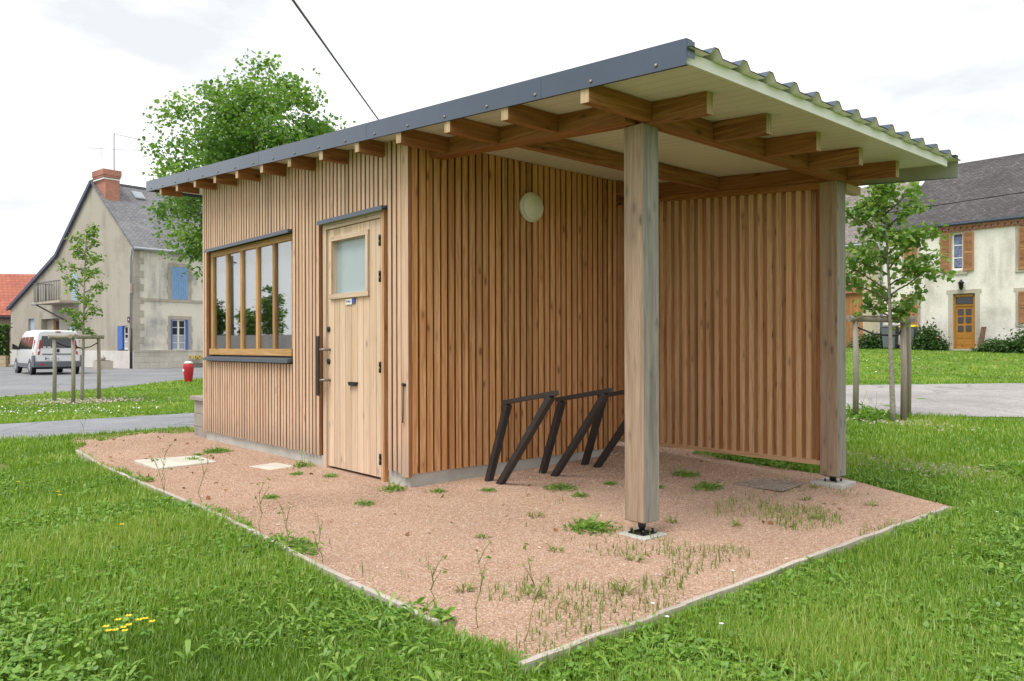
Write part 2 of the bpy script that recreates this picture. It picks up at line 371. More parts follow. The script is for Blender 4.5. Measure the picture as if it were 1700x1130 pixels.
# ------------------------------------------------------------------ ground, paths, roads
def inside(poly, X, Y):
    r = np.zeros(X.shape, bool); n = len(poly)
    for i in range(n):
        (x1, y1), (x2, y2) = poly[i], poly[(i + 1) % n]
        cnd = ((y1 > Y) != (y2 > Y)) & (X < (x2 - x1) * (Y - y1) / (y2 - y1 + 1e-12) + x1); r ^= cnd
    return r
G0, G1, GV0, GV1 = -5.5, 2.93, -1.5, 3.12
GRAVEL = [wor(G0, -1.12), wor(-4.2, -1.36), wor(-2.5, GV0), wor(G1, GV0), wor(G1, 2.75), wor(1.9, GV1), wor(.9, 2.98), wor(.3, 3.2), wor(-4.8, 3.2), wor(G0 - .2, .4)]
PATH = [wor(-8.1, -9), wor(-5.72, -9), wor(-5.78, 2.), wor(-5.95, 12), wor(-8.1, 12)]
ROADL = [(-44, 8), (-20, 13.8), (-12.5, 16.6), (-11.1, 17.1), (-10.95, 19), (-10.6, 21), (-10.9, 26), (-9.5, 28.4), (-2, 36), (2, 60), (-60, 60), (-60, 8)]
ROADR = [(-2, 10.25), (2, 10.3), (5.2, 10.5), (8, 10.66), (30, 11.4), (60, 12), (60, 17.5), (30, 16.6), (12, 15.75), (8, 15.25), (3, 14.9), (-2, 14.8)]
def sheet(name, poly, mat, dz, step, kind='structure', res=None):
    # polygon filled as a fine grid clipped to the polygon, draped on the ground
    bm = bmesh.new(); bm.faces.new([bm.verts.new((x, y, 0)) for x, y in poly])
    xs = [p[0] for p in poly]; ys = [p[1] for p in poly]
    for k in range(1, int((max(xs) - min(xs)) / step) + 1):
        bmesh.ops.bisect_plane(bm, geom=bm.verts[:] + bm.edges[:] + bm.faces[:], plane_co=(min(xs) + k * step, 0, 0), plane_no=(1, 0, 0))
    for k in range(1, int((max(ys) - min(ys)) / step) + 1):
        bmesh.ops.bisect_plane(bm, geom=bm.verts[:] + bm.edges[:] + bm.faces[:], plane_co=(0, min(ys) + k * step, 0), plane_no=(0, 1, 0))
    for v in bm.verts: v.co.z = g(v.co.x, v.co.y) + dz
    bmesh.ops.recalc_face_normals(bm, faces=bm.faces)
    for f in bm.faces:
        if f.normal.z < 0: f.normal_flip()
    me = bpy.data.meshes.new(name); bm.to_mesh(me); bm.free(); me.materials.append(mat)
    o = bpy.data.objects.new(name, me); COL.objects.link(o); return tag(o, kind=kind)
def ground():
    xs = np.concatenate([-np.geomspace(14, 900, 16)[::-1], np.arange(-13.5, 13.6, .5), np.geomspace(14, 900, 16)])
    ys = np.concatenate([[-900, -300, -100, -40, -15, -8, -4], np.arange(-2, 14, .5), np.arange(14, 68, 1.), np.geomspace(70, 900, 9)])
    Xg, Yg = np.meshgrid(xs, ys); Z = gz(Xg, Yg); n, m = Xg.shape
    v = np.stack([Xg, Yg, Z], -1).reshape(-1, 3); i = np.arange(n * m).reshape(n, m)
    q = np.stack([i[:-1, :-1], i[:-1, 1:], i[1:, 1:], i[1:, :-1]], -1).reshape(-1, 4)
    o = np_mesh('lawn_ground', v, np.full(len(q), 4), q.ravel(), np.zeros(len(q)), M['ground'], smooth=True); tag(o, kind='structure')
ground()
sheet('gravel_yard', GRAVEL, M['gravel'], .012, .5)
sheet('path', PATH, M['path'], .008, .5)
sheet('road', ROADL, M['road'], .004, 2.)
sheet('road', ROADR, M['road_grit'], .008, 1.)

# ------------------------------------------------------------------ the timber shelter
ZS = -.0755
zr = lambda x: ZS * x
hut = thing('bike_shelter', 'larch slatted kiosk with a covered bicycle bay under a steel roof', 'shelter', (X0, Y0, 0), HROT)
LN, WD = 4.276, 2.40
CEIL = 2.70
WX0, WX1, WZ0, WZ1 = -4.115, -1.985, .985, 2.2
DX0, DX1, DZ1 = -1.365, -.325, 2.2
# foundation
mb = MB(); mb.box(-LN + .03, DX0, .03, WD - .02, -.25, .112); mb.box(DX1, -.025, .03, WD - .02, -.25, .112); mb.box(DX0, DX1, .12, WD - .02, -.25, .02); mb.box(DX0 + .01, DX1 - .01, -.03, .1195, -.25, .012)
mb.build('foundation', M['concrete'], hut)
# core walls
mb = MB(); top = lambda x: CEIL - .004 + zr(x)
def core(x0, x1, z0, z1=None):
    zt = (lambda x: z1) if z1 else top
    q = [(x0, .032), (x1, .032), (x1, .14), (x0, .14)]
    mb.hexa([(x, y, z0) for x, y in q] + [(x, y, zt(x)) for x, y in q])
core(-LN + .03, WX0, .113); core(WX0, WX1, .113, WZ0); core(WX0, WX1, WZ1); core(WX1, DX0, .113); core(DX0, DX1, DZ1); core(DX1, -.032, .113)
q = [(-.14, .141), (-.032, .141), (-.032, WD), (-.14, WD)]; mb.hexa([(x, y, .113) for x, y in q] + [(x, y, top(x)) for x, y in q])
q = [(-LN + .03, .141), (-LN + .14, .141), (-LN + .14, WD), (-LN + .03, WD)]; mb.hexa([(x, y, .113) for x, y in q] + [(x, y, top(x)) for x, y in q])
q = [(-LN + .141, WD - .1), (-.141, WD - .1), (-.141, WD), (-LN + .141, WD)]; mb.hexa([(x, y, .113) for x, y in q] + [(x, y, top(x)) for x, y in q])
mb.build('wall_core', M['membrane'], hut)
mb = MB(); mb.box(-LN + .142, -.142, .142, WD - .102, .113, .13); mb.box(-LN + .142, -.142, WD - .115, WD - .103, .131, 2.6); mb.box(-LN + .142, -LN + .155, .142, WD - .12, .131, 2.6); mb.box(-.157, -.143, .142, WD - .12, .131, 2.4)
mb.build('interior_lining', M['interior'], hut)
mb = MB(); mb.box(-3.6, -3.2, 1.6, 1.64, .5, 1.25); mb.box(-2.9, -2.35, 1.5, 1.55, .6, 1.35); mb.box(-3.9, -2.1, 1.2, 1.9, .8, .83); mb.build('display_board', M['paper'], hut)
# front cladding
mb = MB(); x = -LN; P = .0665
while x < -.1:
    w = .0465 + random.uniform(-.002, .002); x1 = x + w; y0 = random.uniform(-.001, .002)
    zt = lambda t: CEIL - .002 + zr(t); zb = .115 + random.uniform(-.003, .003)
    if WX0 - .015 < x1 and x < WX1 + .015:
        mb.slat(x, x1, y0, .031, zb, lambda t: WZ0 - .055); mb.slat(x, x1, y0, .031, WZ1 + .02, zt)
    elif DX0 - .012 < x1 and x < DX1 + .012: mb.slat(x, x1, y0, .031, DZ1 + .02, zt)
    else: mb.slat(x, x1, y0, .031, zb, zt)
    x += P
mb.slat(-.094, .0, -.002, .031, .09, lambda t: CEIL - .002 + zr(t))
mb.build('front_cladding', [M['clad_front'], M['slat_side']], hut)
# side cladding
mb = MB(); y = .034
while y < WD:
    w = .053 + random.uniform(-.003, .003); mb.box(-.03, random.uniform(-.002, .002), y, min(y + w, WD + .012), .115 + random.uniform(-.003, .003), CEIL - .003, 'z', 0, None, None, {2: 1, 4: 1}); y += .0708
mb.build('side_cladding', [M['clad_side'], M['slat_side']], hut)
mb = MB(); y = .04
while y < WD: mb.box(-LN - .001, -LN + .029, y, y + .045, .115, CEIL - zr(LN) - .003, 'z'); y += .0665
x = -LN + .05
while x < -.05: mb.slat(x, x + .045, WD + .013, WD + .043, .115, lambda t: CEIL - .003 + zr(t)); x += .0665
mb.build('rear_cladding', [M['clad_front'], M['slat_side']], hut)
# window
win = bpy.data.objects.new('window', None); COL.objects.link(win); win.parent = hut
mb = MB(); a, b = WX0 + .012, WX1 - .012; bot, tp = WZ0 + .02, WZ1 - .01
mb.box(a, b, .008, .115, bot, bot + .07, 'x'); mb.box(a, b, .034, .115, tp - .06, tp, 'x')
mb.box(a, a + .05, .034, .115, bot + .0705, tp - .061, 'z'); mb.box(b - .05, b, .034, .115, bot + .076, tp - .061, 'z')
NP = 5; pw = (b - a - .1) / NP
for k in range(1, NP): xx = a + .05 + k * pw; mb.box(xx - .026, xx + .026, .036, .075, bot + .0705, tp - .0615, 'z')
mb.box(a - .011, a - .001, .033, .116, bot + .0, tp, 'z'); mb.box(b + .001, b + .011, .033, .116, bot + .0, tp, 'z')
mb.build('window_frame', M['frame_wood'], win, .002)
for k in range(NP):
    mb = MB(); mb.box(a + .05 + k * pw + (.027 if k else .001), a + .05 + (k + 1) * pw - (.027 if k < NP - 1 else .001), .056, .061, bot + .071, tp - .062); mb.build('pane', M['glass'], win)
mb = MB(); mb.hexa([(WX0 - .02, -.05, WZ0 - .045), (WX1 + .02, -.05, WZ0 - .045), (WX1 + .02, .04, WZ0 - .03), (WX0 - .02, .04, WZ0 - .03), (WX0 - .02, -.05, WZ0 - .012), (WX1 + .02, -.05, WZ0 - .012), (WX1 + .02, .04, WZ0 + .012), (WX0 - .02, .04, WZ0 + .012)])
mb.build('sill_flashing', M['flash'], win)
mb = MB(); mb.box(WX0 - .015, WX1 + .02, -.04, .03, WZ1 - .004, WZ1 + .016); mb.box(WX0 - .015, WX1 + .02, -.043, -.0401, WZ1 - .018, WZ1 + .016); mb.build('head_flashing', M['flash'], win)
# door
door = bpy.data.objects.new('door', None); COL.objects.link(door); door.parent = hut
mb = MB(); a, b = DX0 + .01, DX1 - .01
mb.box(a, a + .06, .0, .115, -.02, DZ1 - .005, 'z'); mb.box(b - .062, b - .035, .0, .115, -.03, DZ1 - .005, 'z'); mb.box(a + .061, b - .063, .0, .115, DZ1 - .065, DZ1 - .005, 'x'); mb.build('door_frame', M['door_wood'], door)
mb = MB(); mb.box(b - .034, b - .006, -.003, .115, -.06, DZ1 - .005, 'z'); mb.build('jamb_board', M['clad_side'], door)
la, lb = a + .064, b - .066; ga, gb, gz0, gz1 = -1.195, -.625, 1.555, 2.02
mb = MB()
for bx in ((la, ga, .04, DZ1 - .07), (gb, lb, .04, DZ1 - .07), (ga, gb, .04, gz0), (ga, gb, gz1, DZ1 - .07)): mb.box(bx[0], bx[1], .016, .075, bx[2], bx[3], 'z', 0, .37)
mb.build('door_leaf', M['door_wood'], door)
fr_ = MB(); t = .042
fr_.box(ga - t, gb + t, -.004, .0155, gz0 - t, gz0, 'x'); fr_.box(ga - t, gb + t, -.004, .0155, gz1, gz1 + t, 'x'); fr_.box(ga - t, ga, -.004, .0155, gz0, gz1, 'z'); fr_.box(gb, gb + t, -.004, .0155, gz0, gz1, 'z')
fo = fr_.build('glazing_frame', M['door_wood'], door, .002)
mb = MB(); mb.box(ga, gb, .05, .058, gz0, gz1); mb.build('frosted_pane', M['frosted'], door)
hd = MB(); hx = a + .022; hd.box(hx - .022, hx + .022, -.07, -.055, .66, 1.19); ho = hd.build('pull_handle', M['black'], door, .002)
for zz in (.8, 1.07): mb = MB(); mb.tube([(hx - .005, -.056, zz), (hx + .05, -.055, zz), (hx + .085, .016, zz)], .011, 8); mb.build('handle_bracket', M['screw'], ho)
for zz in (1.25, .965):
    mb = MB(); mb.lathe([(.0, -.012), (.022, -.012), (.026, 0)], (la + .02, .015, zz), 16, Matrix.Rotation(R(90), 3, 'X') @ Matrix.Scale(-1, 3)); mb.box(la + .012, la + .03, .001, .0149, zz - .018, zz + .02); mb.build('lock_cylinder', M['black'], door)
for zz in (1.95, 1.66, .93, .19):
    mb = MB(); mb.tube([(b - .064, -.006, zz - .045), (b - .064, -.006, zz - .002)], .010, 8); mb.tube([(b - .064, -.006, zz + .002), (b - .064, -.006, zz + .045)], .010, 8); mb.box(b - .076, b - .05, .0, .0155, zz - .04, zz + .04); mb.build('hinge', M['black'], door)
mb = MB(); mb.box(-.9, -.775, -.012, .0155, .79, .797); mb.hexa([(-.89, -.010, .765), (-.785, -.010, .765), (-.785, .0, .765), (-.89, .0, .765), (-.9, -.012, .789), (-.775, -.012, .789), (-.775, .015, .789), (-.9, .015, .789)]); mb.build('door_stop', M['black'], door)
sg = MB(); sg.box(-.965, -.86, .006, .0155, 1.455, 1.503); so = sg.build('door_sign', M['white_plastic'], door)
mb = MB(); mb.box(-.859, -.81, .005, .0155, 1.463, 1.508); mb.build('blue_label', M['blue_plastic'], so)
mb = MB()
for k, w in enumerate((.010, .007, .011, .009, .008)): mb.box(-.95 + k * .0155, -.95 + k * .0155 + w, .0045, .0061, 1.474 - (.003 if k == 3 else 0), 1.487 + (.004 if k in (0, 2) else 0))
mb.build('lettering', M['blue_plastic'], so)
mb = MB(); mb.box(DX0 - .02, DX1 + .015, -.04, .03, DZ1 - .004, DZ1 + .016); mb.box(DX0 - .02, DX1 + .015, -.043, -.0401, DZ1 - .02, DZ1 + .016); mb.build('head_flashing', M['flash'], door)
mb = MB(); mb.tube([(-.045, -.02, .80), (-.05, -.02, .53), (-.055, -.018, .512), (-.066, -.012, .512)], .006, 6); mb.tube([(-.045, -.003, .8), (-.045, -.028, .805)], [.014, .012], 8); mb.build('door_hook', M['black'], hut)
# wall lamp
lamp = MB(); Mx = Matrix.Rotation(R(90), 3, 'Y'); lamp.lathe([(.0, 0), (.128, 0), (.13, .03), (.126, .034)], (.003, 1.27, 2.305), 32, Mx); lo = lamp.build('wall_lamp', M['white_plastic'], hut)
mb = MB(); mb.lathe([(.118, .034), (.118, .05), (.1, .066), (.06, .078), (.02, .082), (.001, .0825)], (.003, 1.27, 2.305), 32, Mx); mb.build('lamp_shade', M['white_plastic'], lo)
# posts
for vy in (.283, 2.722):
    mb = MB(); mb.box(1.9, 2.05, vy, vy + .15, .04, 2.42 + (0.004), 'z', 0, .3 if vy < 1 else .62, None, {3: 1, 4: 1}); po = mb.build('post', [M['post_tan'], M['post_silver']], hut, .007)
    mb = MB(); cx, cy = 1.975, vy + .075; gzz = -.040 if vy < 1 else -.018
    mb.tube([(cx, cy, gzz + .008), (cx, cy, gzz + .03), (cx, cy, .0), (cx, cy, .04)], [.018, .018, .024, .026], 12); mb.box(cx - .05, cx + .05, cy - .05, cy + .05, .033, .0405); mb.box(cx - .06, cx + .06, cy - .06, cy + .06, gzz + .002, gzz + .010)
    for sx in (-1, 1):
        for sy in (-1, 1): mb.tube([(cx + sx * .045, cy + sy * .045, gzz + .01), (cx + sx * .045, cy + sy * .045, gzz + .032)], .008, 6)
    mb.build('post_foot', M['black'], po)
# beams
def beam(name, x0, x1, y0, y1, zb, zt, ax, parent=hut, m=None, mis=None): 
    mb = MB(); mb.box(x0, x1, y0, y1, zb, zt, ax, 0, None, zr, mis); return mb.build(name, m or [M['beam_wood'], M['end_grain']], parent, .003)
beam('beam', -.02, 1.985, .20, .335, 2.575, CEIL - .001, 'x')
beam('beam', -.43, 1.985, 2.73, 2.865, 2.575, CEIL - .001, 'x')
beam('beam', 1.99, 2.095, .3135, 3.08, 2.572, CEIL - .001, 'y', None or hut, None, {4: 1})
beam('beam', .86, .945, .336, 2.729, 2.578, CEIL - .001, 'y')
beam('beam', -.055, .04, 2.415, 2.7295, 2.578, CEIL - .001, 'y')
mb = MB(); mb.box(1.985, 2.06, 2.866, 3.12, 2.50, 2.57, 'y', 0, None, zr); mb.build('rear_bracket', M['end_grain'], hut)
for i in range(13):
    x = -5.04 + .585 * i if i < 12 else 2.062; y1 = .02 if x < 0 else (.2 if i < 12 else .3145)
    beam('joist', x - .032, x + .032, -.235, y1 - .0015, 2.585, CEIL - .001, 'y', hut, None, {2: 1})
for i in range(5):
    v = .375 + .622 * i; beam('joist', 2.0955, 2.475, v - .062, v, 2.575, CEIL - .001, 'x', hut, None, {3: 1})
# roof
roof = bpy.data.objects.new('roof', None); COL.objects.link(roof); roof.parent = hut
RX0, RX1, RY0, RY1 = -5.56, 2.70, -.24, 3.30
mb = MB(); mb.box(RX0 + .02, RX1, RY0, 3.15, CEIL, 2.742, None, 0, 0, zr); mb.build('ceiling_panel', M['ceiling'], roof)
mb = MB(); mb.box(RX1 + .0005, RX1 + .014, RY0, 3.16, 2.683, 2.742, None, 0, 0, zr); mb.build('eave_trim', M['trim'], roof)
# trapezoidal sheet
mb = MB(); prof = []
k = 0
while True:
    c0 = -.03 + .2565 * k
    if c0 > RY1 - .02: break
    prof += [(c0 - .052, 2.748), (c0 - .018, 2.789), (c0 + .018, 2.789), (c0 + .052, 2.748)]; k += 1
prof = [(RY0, 2.748)] + [p for p in prof if RY0 < p[0] < RY1] + [(RY1, 2.748)]
b = len(mb.v)
for (y, z) in prof:
    for x in (RX0, RX1 + .07): mb.v.append((x, y, z + zr(x)))
for i in range(len(prof) - 1): mb.face([b + 2 * i, b + 2 * i + 2, b + 2 * i + 3, b + 2 * i + 1])
mb.build('corrugated_sheet', M['zinc'], roof); mb.v = [(x - (.003 if x > 0 else -.003), y, z - .004) for x, y, z in mb.v]; mb.build('sheet_underside', M['trim'], roof)
def fascia(segs, y, sgn, zb, zt):
    mb = MB()
    for (xa, xb) in segs:
        mb.box(xa + .0015, xb - .0015, y - .003, y, zb, zt, None, 0, 0, zr)
        mb.box(xa + .0015, xb - .0015, *sorted((y - .003 * (sgn > 0), y - .003 * (sgn > 0) + sgn * .05)), zt, zt + .003, None, 0, 0, zr)
        mb.box(xa + .0015, xb - .0015, *sorted((y - .003 * (sgn > 0), y - .003 * (sgn > 0) + sgn * .02)), zb - .003, zb, None, 0, 0, zr)
    return mb
segs = [(RX0, -4.1), (-4.1, -2.15), (-2.15, -.2), (-.2, 1.75 - .02), (1.73, RX1 + .045)]
mb = fascia(segs, RY0 - .004, 1, 2.664, 2.786); mb.box(RX1 + .042, RX1 + .045, RY0 - .003, RY0 + .06, 2.70, 2.784, None, 0, 0, zr); fo = mb.build('fascia', M['zinc'], roof)
for i in range(19):
    mb = MB(); x = RX0 + .2 + i * .44; mb.lathe([(.0, -.008), (.008, -.007), (.011, -.001), (.011, .001)], (x, RY0 - .0075, 2.690 + zr(x)), 8, Matrix.Rotation(R(-90), 3, 'X')); mb.build('rivet', M['screw'], fo)
mb = fascia(segs, RY1 + .006, -1, 2.615, 2.786); fo2 = mb.build('fascia', M['zinc'], roof)
mb = MB(); mb.box(RX0 + .02, RX1 + .044, RY1 - .001, RY1 + .0025, 2.617, 2.784, None, 0, 0, zr); mb.build('inner_face', plain('lit_underside_grey', (.40, .42, .37), .6), fo2)  # added plate, its pale grey-green has the light on the underside put in
mb = MB(); mb.box(RX0 - .003, RX0, RY0 - .006, RY1 + .006, 2.664, 2.789, None, 0, 0, zr); mb.build('gable_trim', M['zinc'], roof)
# louvre screen
sc = bpy.data.objects.new('louvre_screen', None); COL.objects.link(sc); sc.parent = hut
mb = MB(); mb.box(-.42, 1.895, 2.742, 2.86, .118, .155, 'x'); mb.build('bottom_rail', M['fence_wood'], sc, .002)
mb = MB(); mb.box(-.42, 1.895, 2.742, 2.86, 2.515, 2.573, 'x', 0, None, zr); mb.build('top_rail', M['beam_wood'], sc, .002)
mb = MB(); mb.box(1.845, 1.8985, 2.775, 2.81, .156, 2.37, 'z'); mb.build('side_batten', M['beam_wood'], sc)
mb = MB(); x = -.352
while x < 1.80:
    w = .045 + random.uniform(-.002, .002); q = [(x, 2.746), (x + w, 2.746), (x + w, 2.848), (x, 2.848)]
    mb.hexa([(p[0], p[1], .1555) for p in q] + [(p[0], p[1], 2.514 + zr(p[0])) for p in q], 'z', 0, None, {3: 1, 5: 1}); x += .0885
mb.build('fins', [M['fence_wood'], M['clad_side']], sc)

# ------------------------------------------------------------------ bike racks, pads, slabs, edging
def rack(v, dx, label):
    X, Y = wor(0, v); t = thing('bike_rack', label, 'bike rack', (X, Y, 0), HROT, 'bike racks under the canopy')
    a0, a1, b0, b1 = (.14 + dx, 0, -.05), (.40 + dx, 0, .64), (.26 + dx, 0, -.05), (.885 + dx, 0, .725)
    for p, q in ((a0, a1), (b0, b1)):
        mb = MB(); mb.bar(p, q, .045, .058, True, 0, (0, 1, 0)); mb.build('leg', M['steel_dark'], t, .003)
    mb = MB(); d = Vector((b1[0] - a1[0], 0, b1[2] - a1[2])).normalized(); mb.bar(Vector(a1) - d * .055 + Vector((0, 0, .02)), Vector(b1) + d * .055 + Vector((0, 0, .02)), .05, .035, True, 0); mb.build('top_bar', M['steel_dark'], t, .003)
rack(.66, 0, 'dark brown steel bike rack with leaning legs, nearest the door corner of the slatted wall')
rack(1.22, .04, 'dark brown steel bike rack with leaning legs, second in from the door corner')
rack(1.78, .0, 'dark brown steel bike rack half hidden behind the front timber post')
def local_thing(name, label, cat, lx, ly, rz=0, group=None, dz=0):
    X, Y = wor(lx, ly); return thing(name, label, cat, (X, Y, g(X, Y) + dz), HROT + rz, group)
t = local_thing('concrete_pad', 'small concrete footing pad half buried in gravel under the front post', 'concrete pad', 1.975, .358)
mb = MB(); mb.box(-.11, .11, -.11, .11, -.1, .021); mb.build('pad', M['concrete'], t, .006)
t = local_thing('concrete_pad', 'square concrete footing block under the rear post by the lawn', 'concrete pad', 1.975, 2.797)
mb = MB(); mb.box(-.13, .13, -.13, .13, -.1, .04); mb.build('pad', M['concrete'], t, .006)
mb = MB(); mb.hexa([(-.27, -.30, -.05), (.30, -.27, -.05), (.24, .28, -.05), (-.22, .26, -.05), (-.27, -.30, .045), (.30, -.27, .03), (.24, .28, .03), (-.22, .26, .04)]); o = mb.build('concrete_slab', M['slab_conc'], None, .008)
X, Y = wor(-2.52, -.88); o.location = (X, Y, .0); o.rotation_euler = (0, 0, HROT); tag(o, 'larger pale concrete slab lying in the gravel toward the path', 'concrete slab', 'concrete slabs in the gravel')
mb = MB(); mb.hexa([(-.16, -.14, -.05), (.17, -.13, -.05), (.16, .14, -.05), (-.16, .14, -.05), (-.16, -.14, .022), (.17, -.13, .022), (.16, .14, .022), (-.16, .14, .022)]); o = mb.build('concrete_slab', M['slab_conc'], None, .005)
X, Y = wor(-1.70, -.32); o.location = (X, Y, 0); o.rotation_euler = (0, 0, HROT + .12); tag(o, 'smaller concrete slab in the gravel just before the door', 'concrete slab', 'concrete slabs in the gravel')
t = local_thing('drain_grate', 'rusty steel mesh drain grate set flush in the gravel by the rear post', 'grate', 1.65, 2.36, .1)
mb = MB()
for k in range(10): mb.box(-.2 + k * .044, -.194 + k * .044, -.2, .2, .013, .028)
for k in range(10): mb.box(-.202, .204, -.2 + k * .044, -.194 + k * .044, .0125, .0265)
mb.build('bars', plain('rusty_steel', (.36, .30, .25), .75, .1, .4, .3, 20.), t)
mb = MB(); mb.box(-.2, .2, -.2, .2, -.05, .0105); mb.build('pit', plain('pit_soil', (.13, .09, .07), .9), t)
# edging boards: two straight runs of thin planks
def edging(pts, label, zc=.012):
    t = thing('edging_board', label, 'edging', (*wor(*pts[0]), 0), HROT)
    x0, y0 = pts[0]
    for (a, b) in zip(pts[:-1], pts[1:]):
        mb = MB(); n = 8
        for i in range(n):
            p = [a[0] + (b[0] - a[0]) * i / n, a[1] + (b[1] - a[1]) * i / n]; q = [a[0] + (b[0] - a[0]) * (i + 1) / n, a[1] + (b[1] - a[1]) * (i + 1) / n]
            zp, zq = g(*wor(*p)) + zc + random.uniform(-.006, .006), g(*wor(*q)) + zc + random.uniform(-.004, .004)
            if i: zp = last
            last = zq; jit = random.uniform(-.004, .004)
            mb.bar((p[0] - x0, p[1] - y0, zp), (q[0] - x0, q[1] - y0 + jit * 0, zq), .030, .09, True, 0, (0, 0, 1), .4)
        mb.build('plank', M['edging_wood'], t)
edging([(-3.9, -1.41), (-2.5, -1.505), (-1.1, -1.51), (.4, -1.50), (1.75, -1.51), (2.42, -1.50)], 'weathered timber edging between gravel and lawn on the path side', .008)
edging([(2.93, -1.5), (2.94, -.55), (2.925, .55), (2.93, 1.6), (2.935, 2.5)], 'pale timber edging along the gravel beside the right lawn')
# timber bench block at the far end wall
t = local_thing('timber_bench', 'grey sleeper bench built against the far end of the timber kiosk', 'bench', -LN - .25, .8)
for k in range(3):
    mb = MB(); mb.box(-.215, .215, -.74, .74, -.03 + k * .158, -.03 + k * .158 + .154, 'y'); mb.build('sleeper', M['sleeper'], t, .006)
mb = MB(); mb.box(-.255, .24, -.78, .76, .446, .495, 'y'); mb.build('seat', M['sleeper'], t, .006)

# ------------------------------------------------------------------ walls with openings
def wall(mb, x0, x1, z0, z1, ops, depth=.18, y=0., mi=0):
    xs = sorted({x0, x1, *[o[0] for o in ops], *[o[1] for o in ops]}); zs = sorted({z0, z1, *[o[2] for o in ops], *[o[3] for o in ops]})
    for i in range(len(xs) - 1):
        for j in range(len(zs) - 1):
            cx, cz = (xs[i] + xs[i + 1]) / 2, (zs[j] + zs[j + 1]) / 2
            if any(o[0] < cx < o[1] and o[2] < cz < o[3] for o in ops): continue
            mb.poly([(xs[i], y, zs[j]), (xs[i + 1], y, zs[j]), (xs[i + 1], y, zs[j + 1]), (xs[i], y, zs[j + 1])], mi)
    for a, b, c, d in ops:
        mb.poly([(a, y, c), (a, y, d), (a, y + depth, d), (a, y + depth, c)], mi); mb.poly([(b, y, c), (b, y + depth, c), (b, y + depth, d), (b, y, d)], mi)
        mb.poly([(a, y + depth, c), (b, y + depth, c), (b, y + depth, d), (a, y + depth, d)], mi); mb.poly([(a, y, d), (b, y, d), (b, y + depth, d), (a, y + depth, d)], mi); mb.poly([(a, y, c), (a, y + depth, c), (b, y + depth, c), (b, y, c)], mi)
class Rot:   # mesh builder whose points are turned into another wall's frame
    def __init__(self, mb, M4): self.mb = mb; self.M = M4
def turned(mb, M4):
    mb.v = [tuple(M4 @ Vector(p)) for p in mb.v]; return mb
GABLE = Matrix.Rotation(R(-90), 4, 'Z') @ Matrix.Identity(4)      # x -> -y
def gab(mb):  # built with x = -t (t along the gable), facing -y ; becomes the x=0 wall facing -x
    mb.v = [(p[1], -p[0], p[2]) for p in mb.v]; return mb
M['lh_front'] = plaster('cream_render', (.76, .71, .61), (.35, .345, .34), .9)
M['lh_gable'] = plaster('beige_render', (.43, .395, .335), (.29, .26, .215), .6)
M['lh_white'] = plaster('white_plinth', (.66, .63, .6), (.4, .38, .36), .4)
M['stone'] = tiles('granite_blocks', (.60, .56, .49), (.52, .48, .41), (.38, .35, .31), .5, .3, (.36, .33, .29), .4, .3)
M['stone_plain'] = plaster('granite', (.47, .425, .355), (.22, .2, .18), .6)
M['slate'] = tiles('grey_slates', (.155, .155, .17), (.22, .22, .235), (.33, .32, .31), .2, .13, (.06, .06, .07), .35)
M['dark_tile'] = tiles('dark_small_tiles', (.058, .052, .056), (.10, .09, .092), (.26, .24, .23), .17, .115, (.02, .02, .022), .42, .8)
M['old_tile'] = tiles('old_brown_tiles', (.19, .165, .145), (.28, .25, .225), (.42, .4, .37), .17, .115, (.06, .05, .05), .6, .8)
M['red_tile'] = tiles('red_interlocking_tiles', (.45, .155, .10), (.38, .12, .08), (.28, .12, .09), .3, .34, (.17, .05, .035), .3, 1.)
M['brick'] = tiles('red_brick', (.42, .16, .10), (.34, .12, .075), (.3, .2, .16), .22, .07, (.38, .3, .25), .25, .3)
M['rubble'] = tiles('rubble_wall', (.42, .34, .22), (.33, .26, .17), (.24, .19, .13), .3, .2, (.3, .25, .18), .5, .5)
M['blue'] = plain('pale_blue_shutter', (.21, .36, .60), .6, 0, .3); M['blue2'] = plain('strong_blue_shutter', (.075, .17, .46), .55, 0, .3); M['pale_blue'] = plain('faded_blue_door', (.38, .47, .56), .6)
M['white_paint'] = plain('white_paint', (.78, .78, .77), .45); M['dark_glass'] = plain('dark_window_glass', (.018, .02, .024), .06, 0, .6)
M['curtain'] = plain('lace_curtain', (.42, .43, .46), .8, 0, .2, .3, 60.)
M['brown_wood'] = wood('brown_door', (.36, .19, .075), (.17, .08, .03), (.27, .13, .05), 0)
M['shutter_wood'] = wood('varnished_shutter', (.50, .29, .16), (.34, .18, .09), (.43, .24, .125), 0)
M['ochre_wood'] = wood('ochre_door', (.50, .28, .06), (.34, .17, .03), (.43, .225, .045), 0)
M['barn_wood'] = wood('barn_door', (.50, .27, .12), (.31, .15, .06), (.41, .21, .09), .2, groove=.14)
M['rail'] = plain('grey_iron', (.12, .12, .13), .5, .4); M['pipe'] = plain('grey_pipe', (.33, .36, .39), .5); M['pipe_dark'] = plain('dark_pipe', (.03, .03, .045), .5)

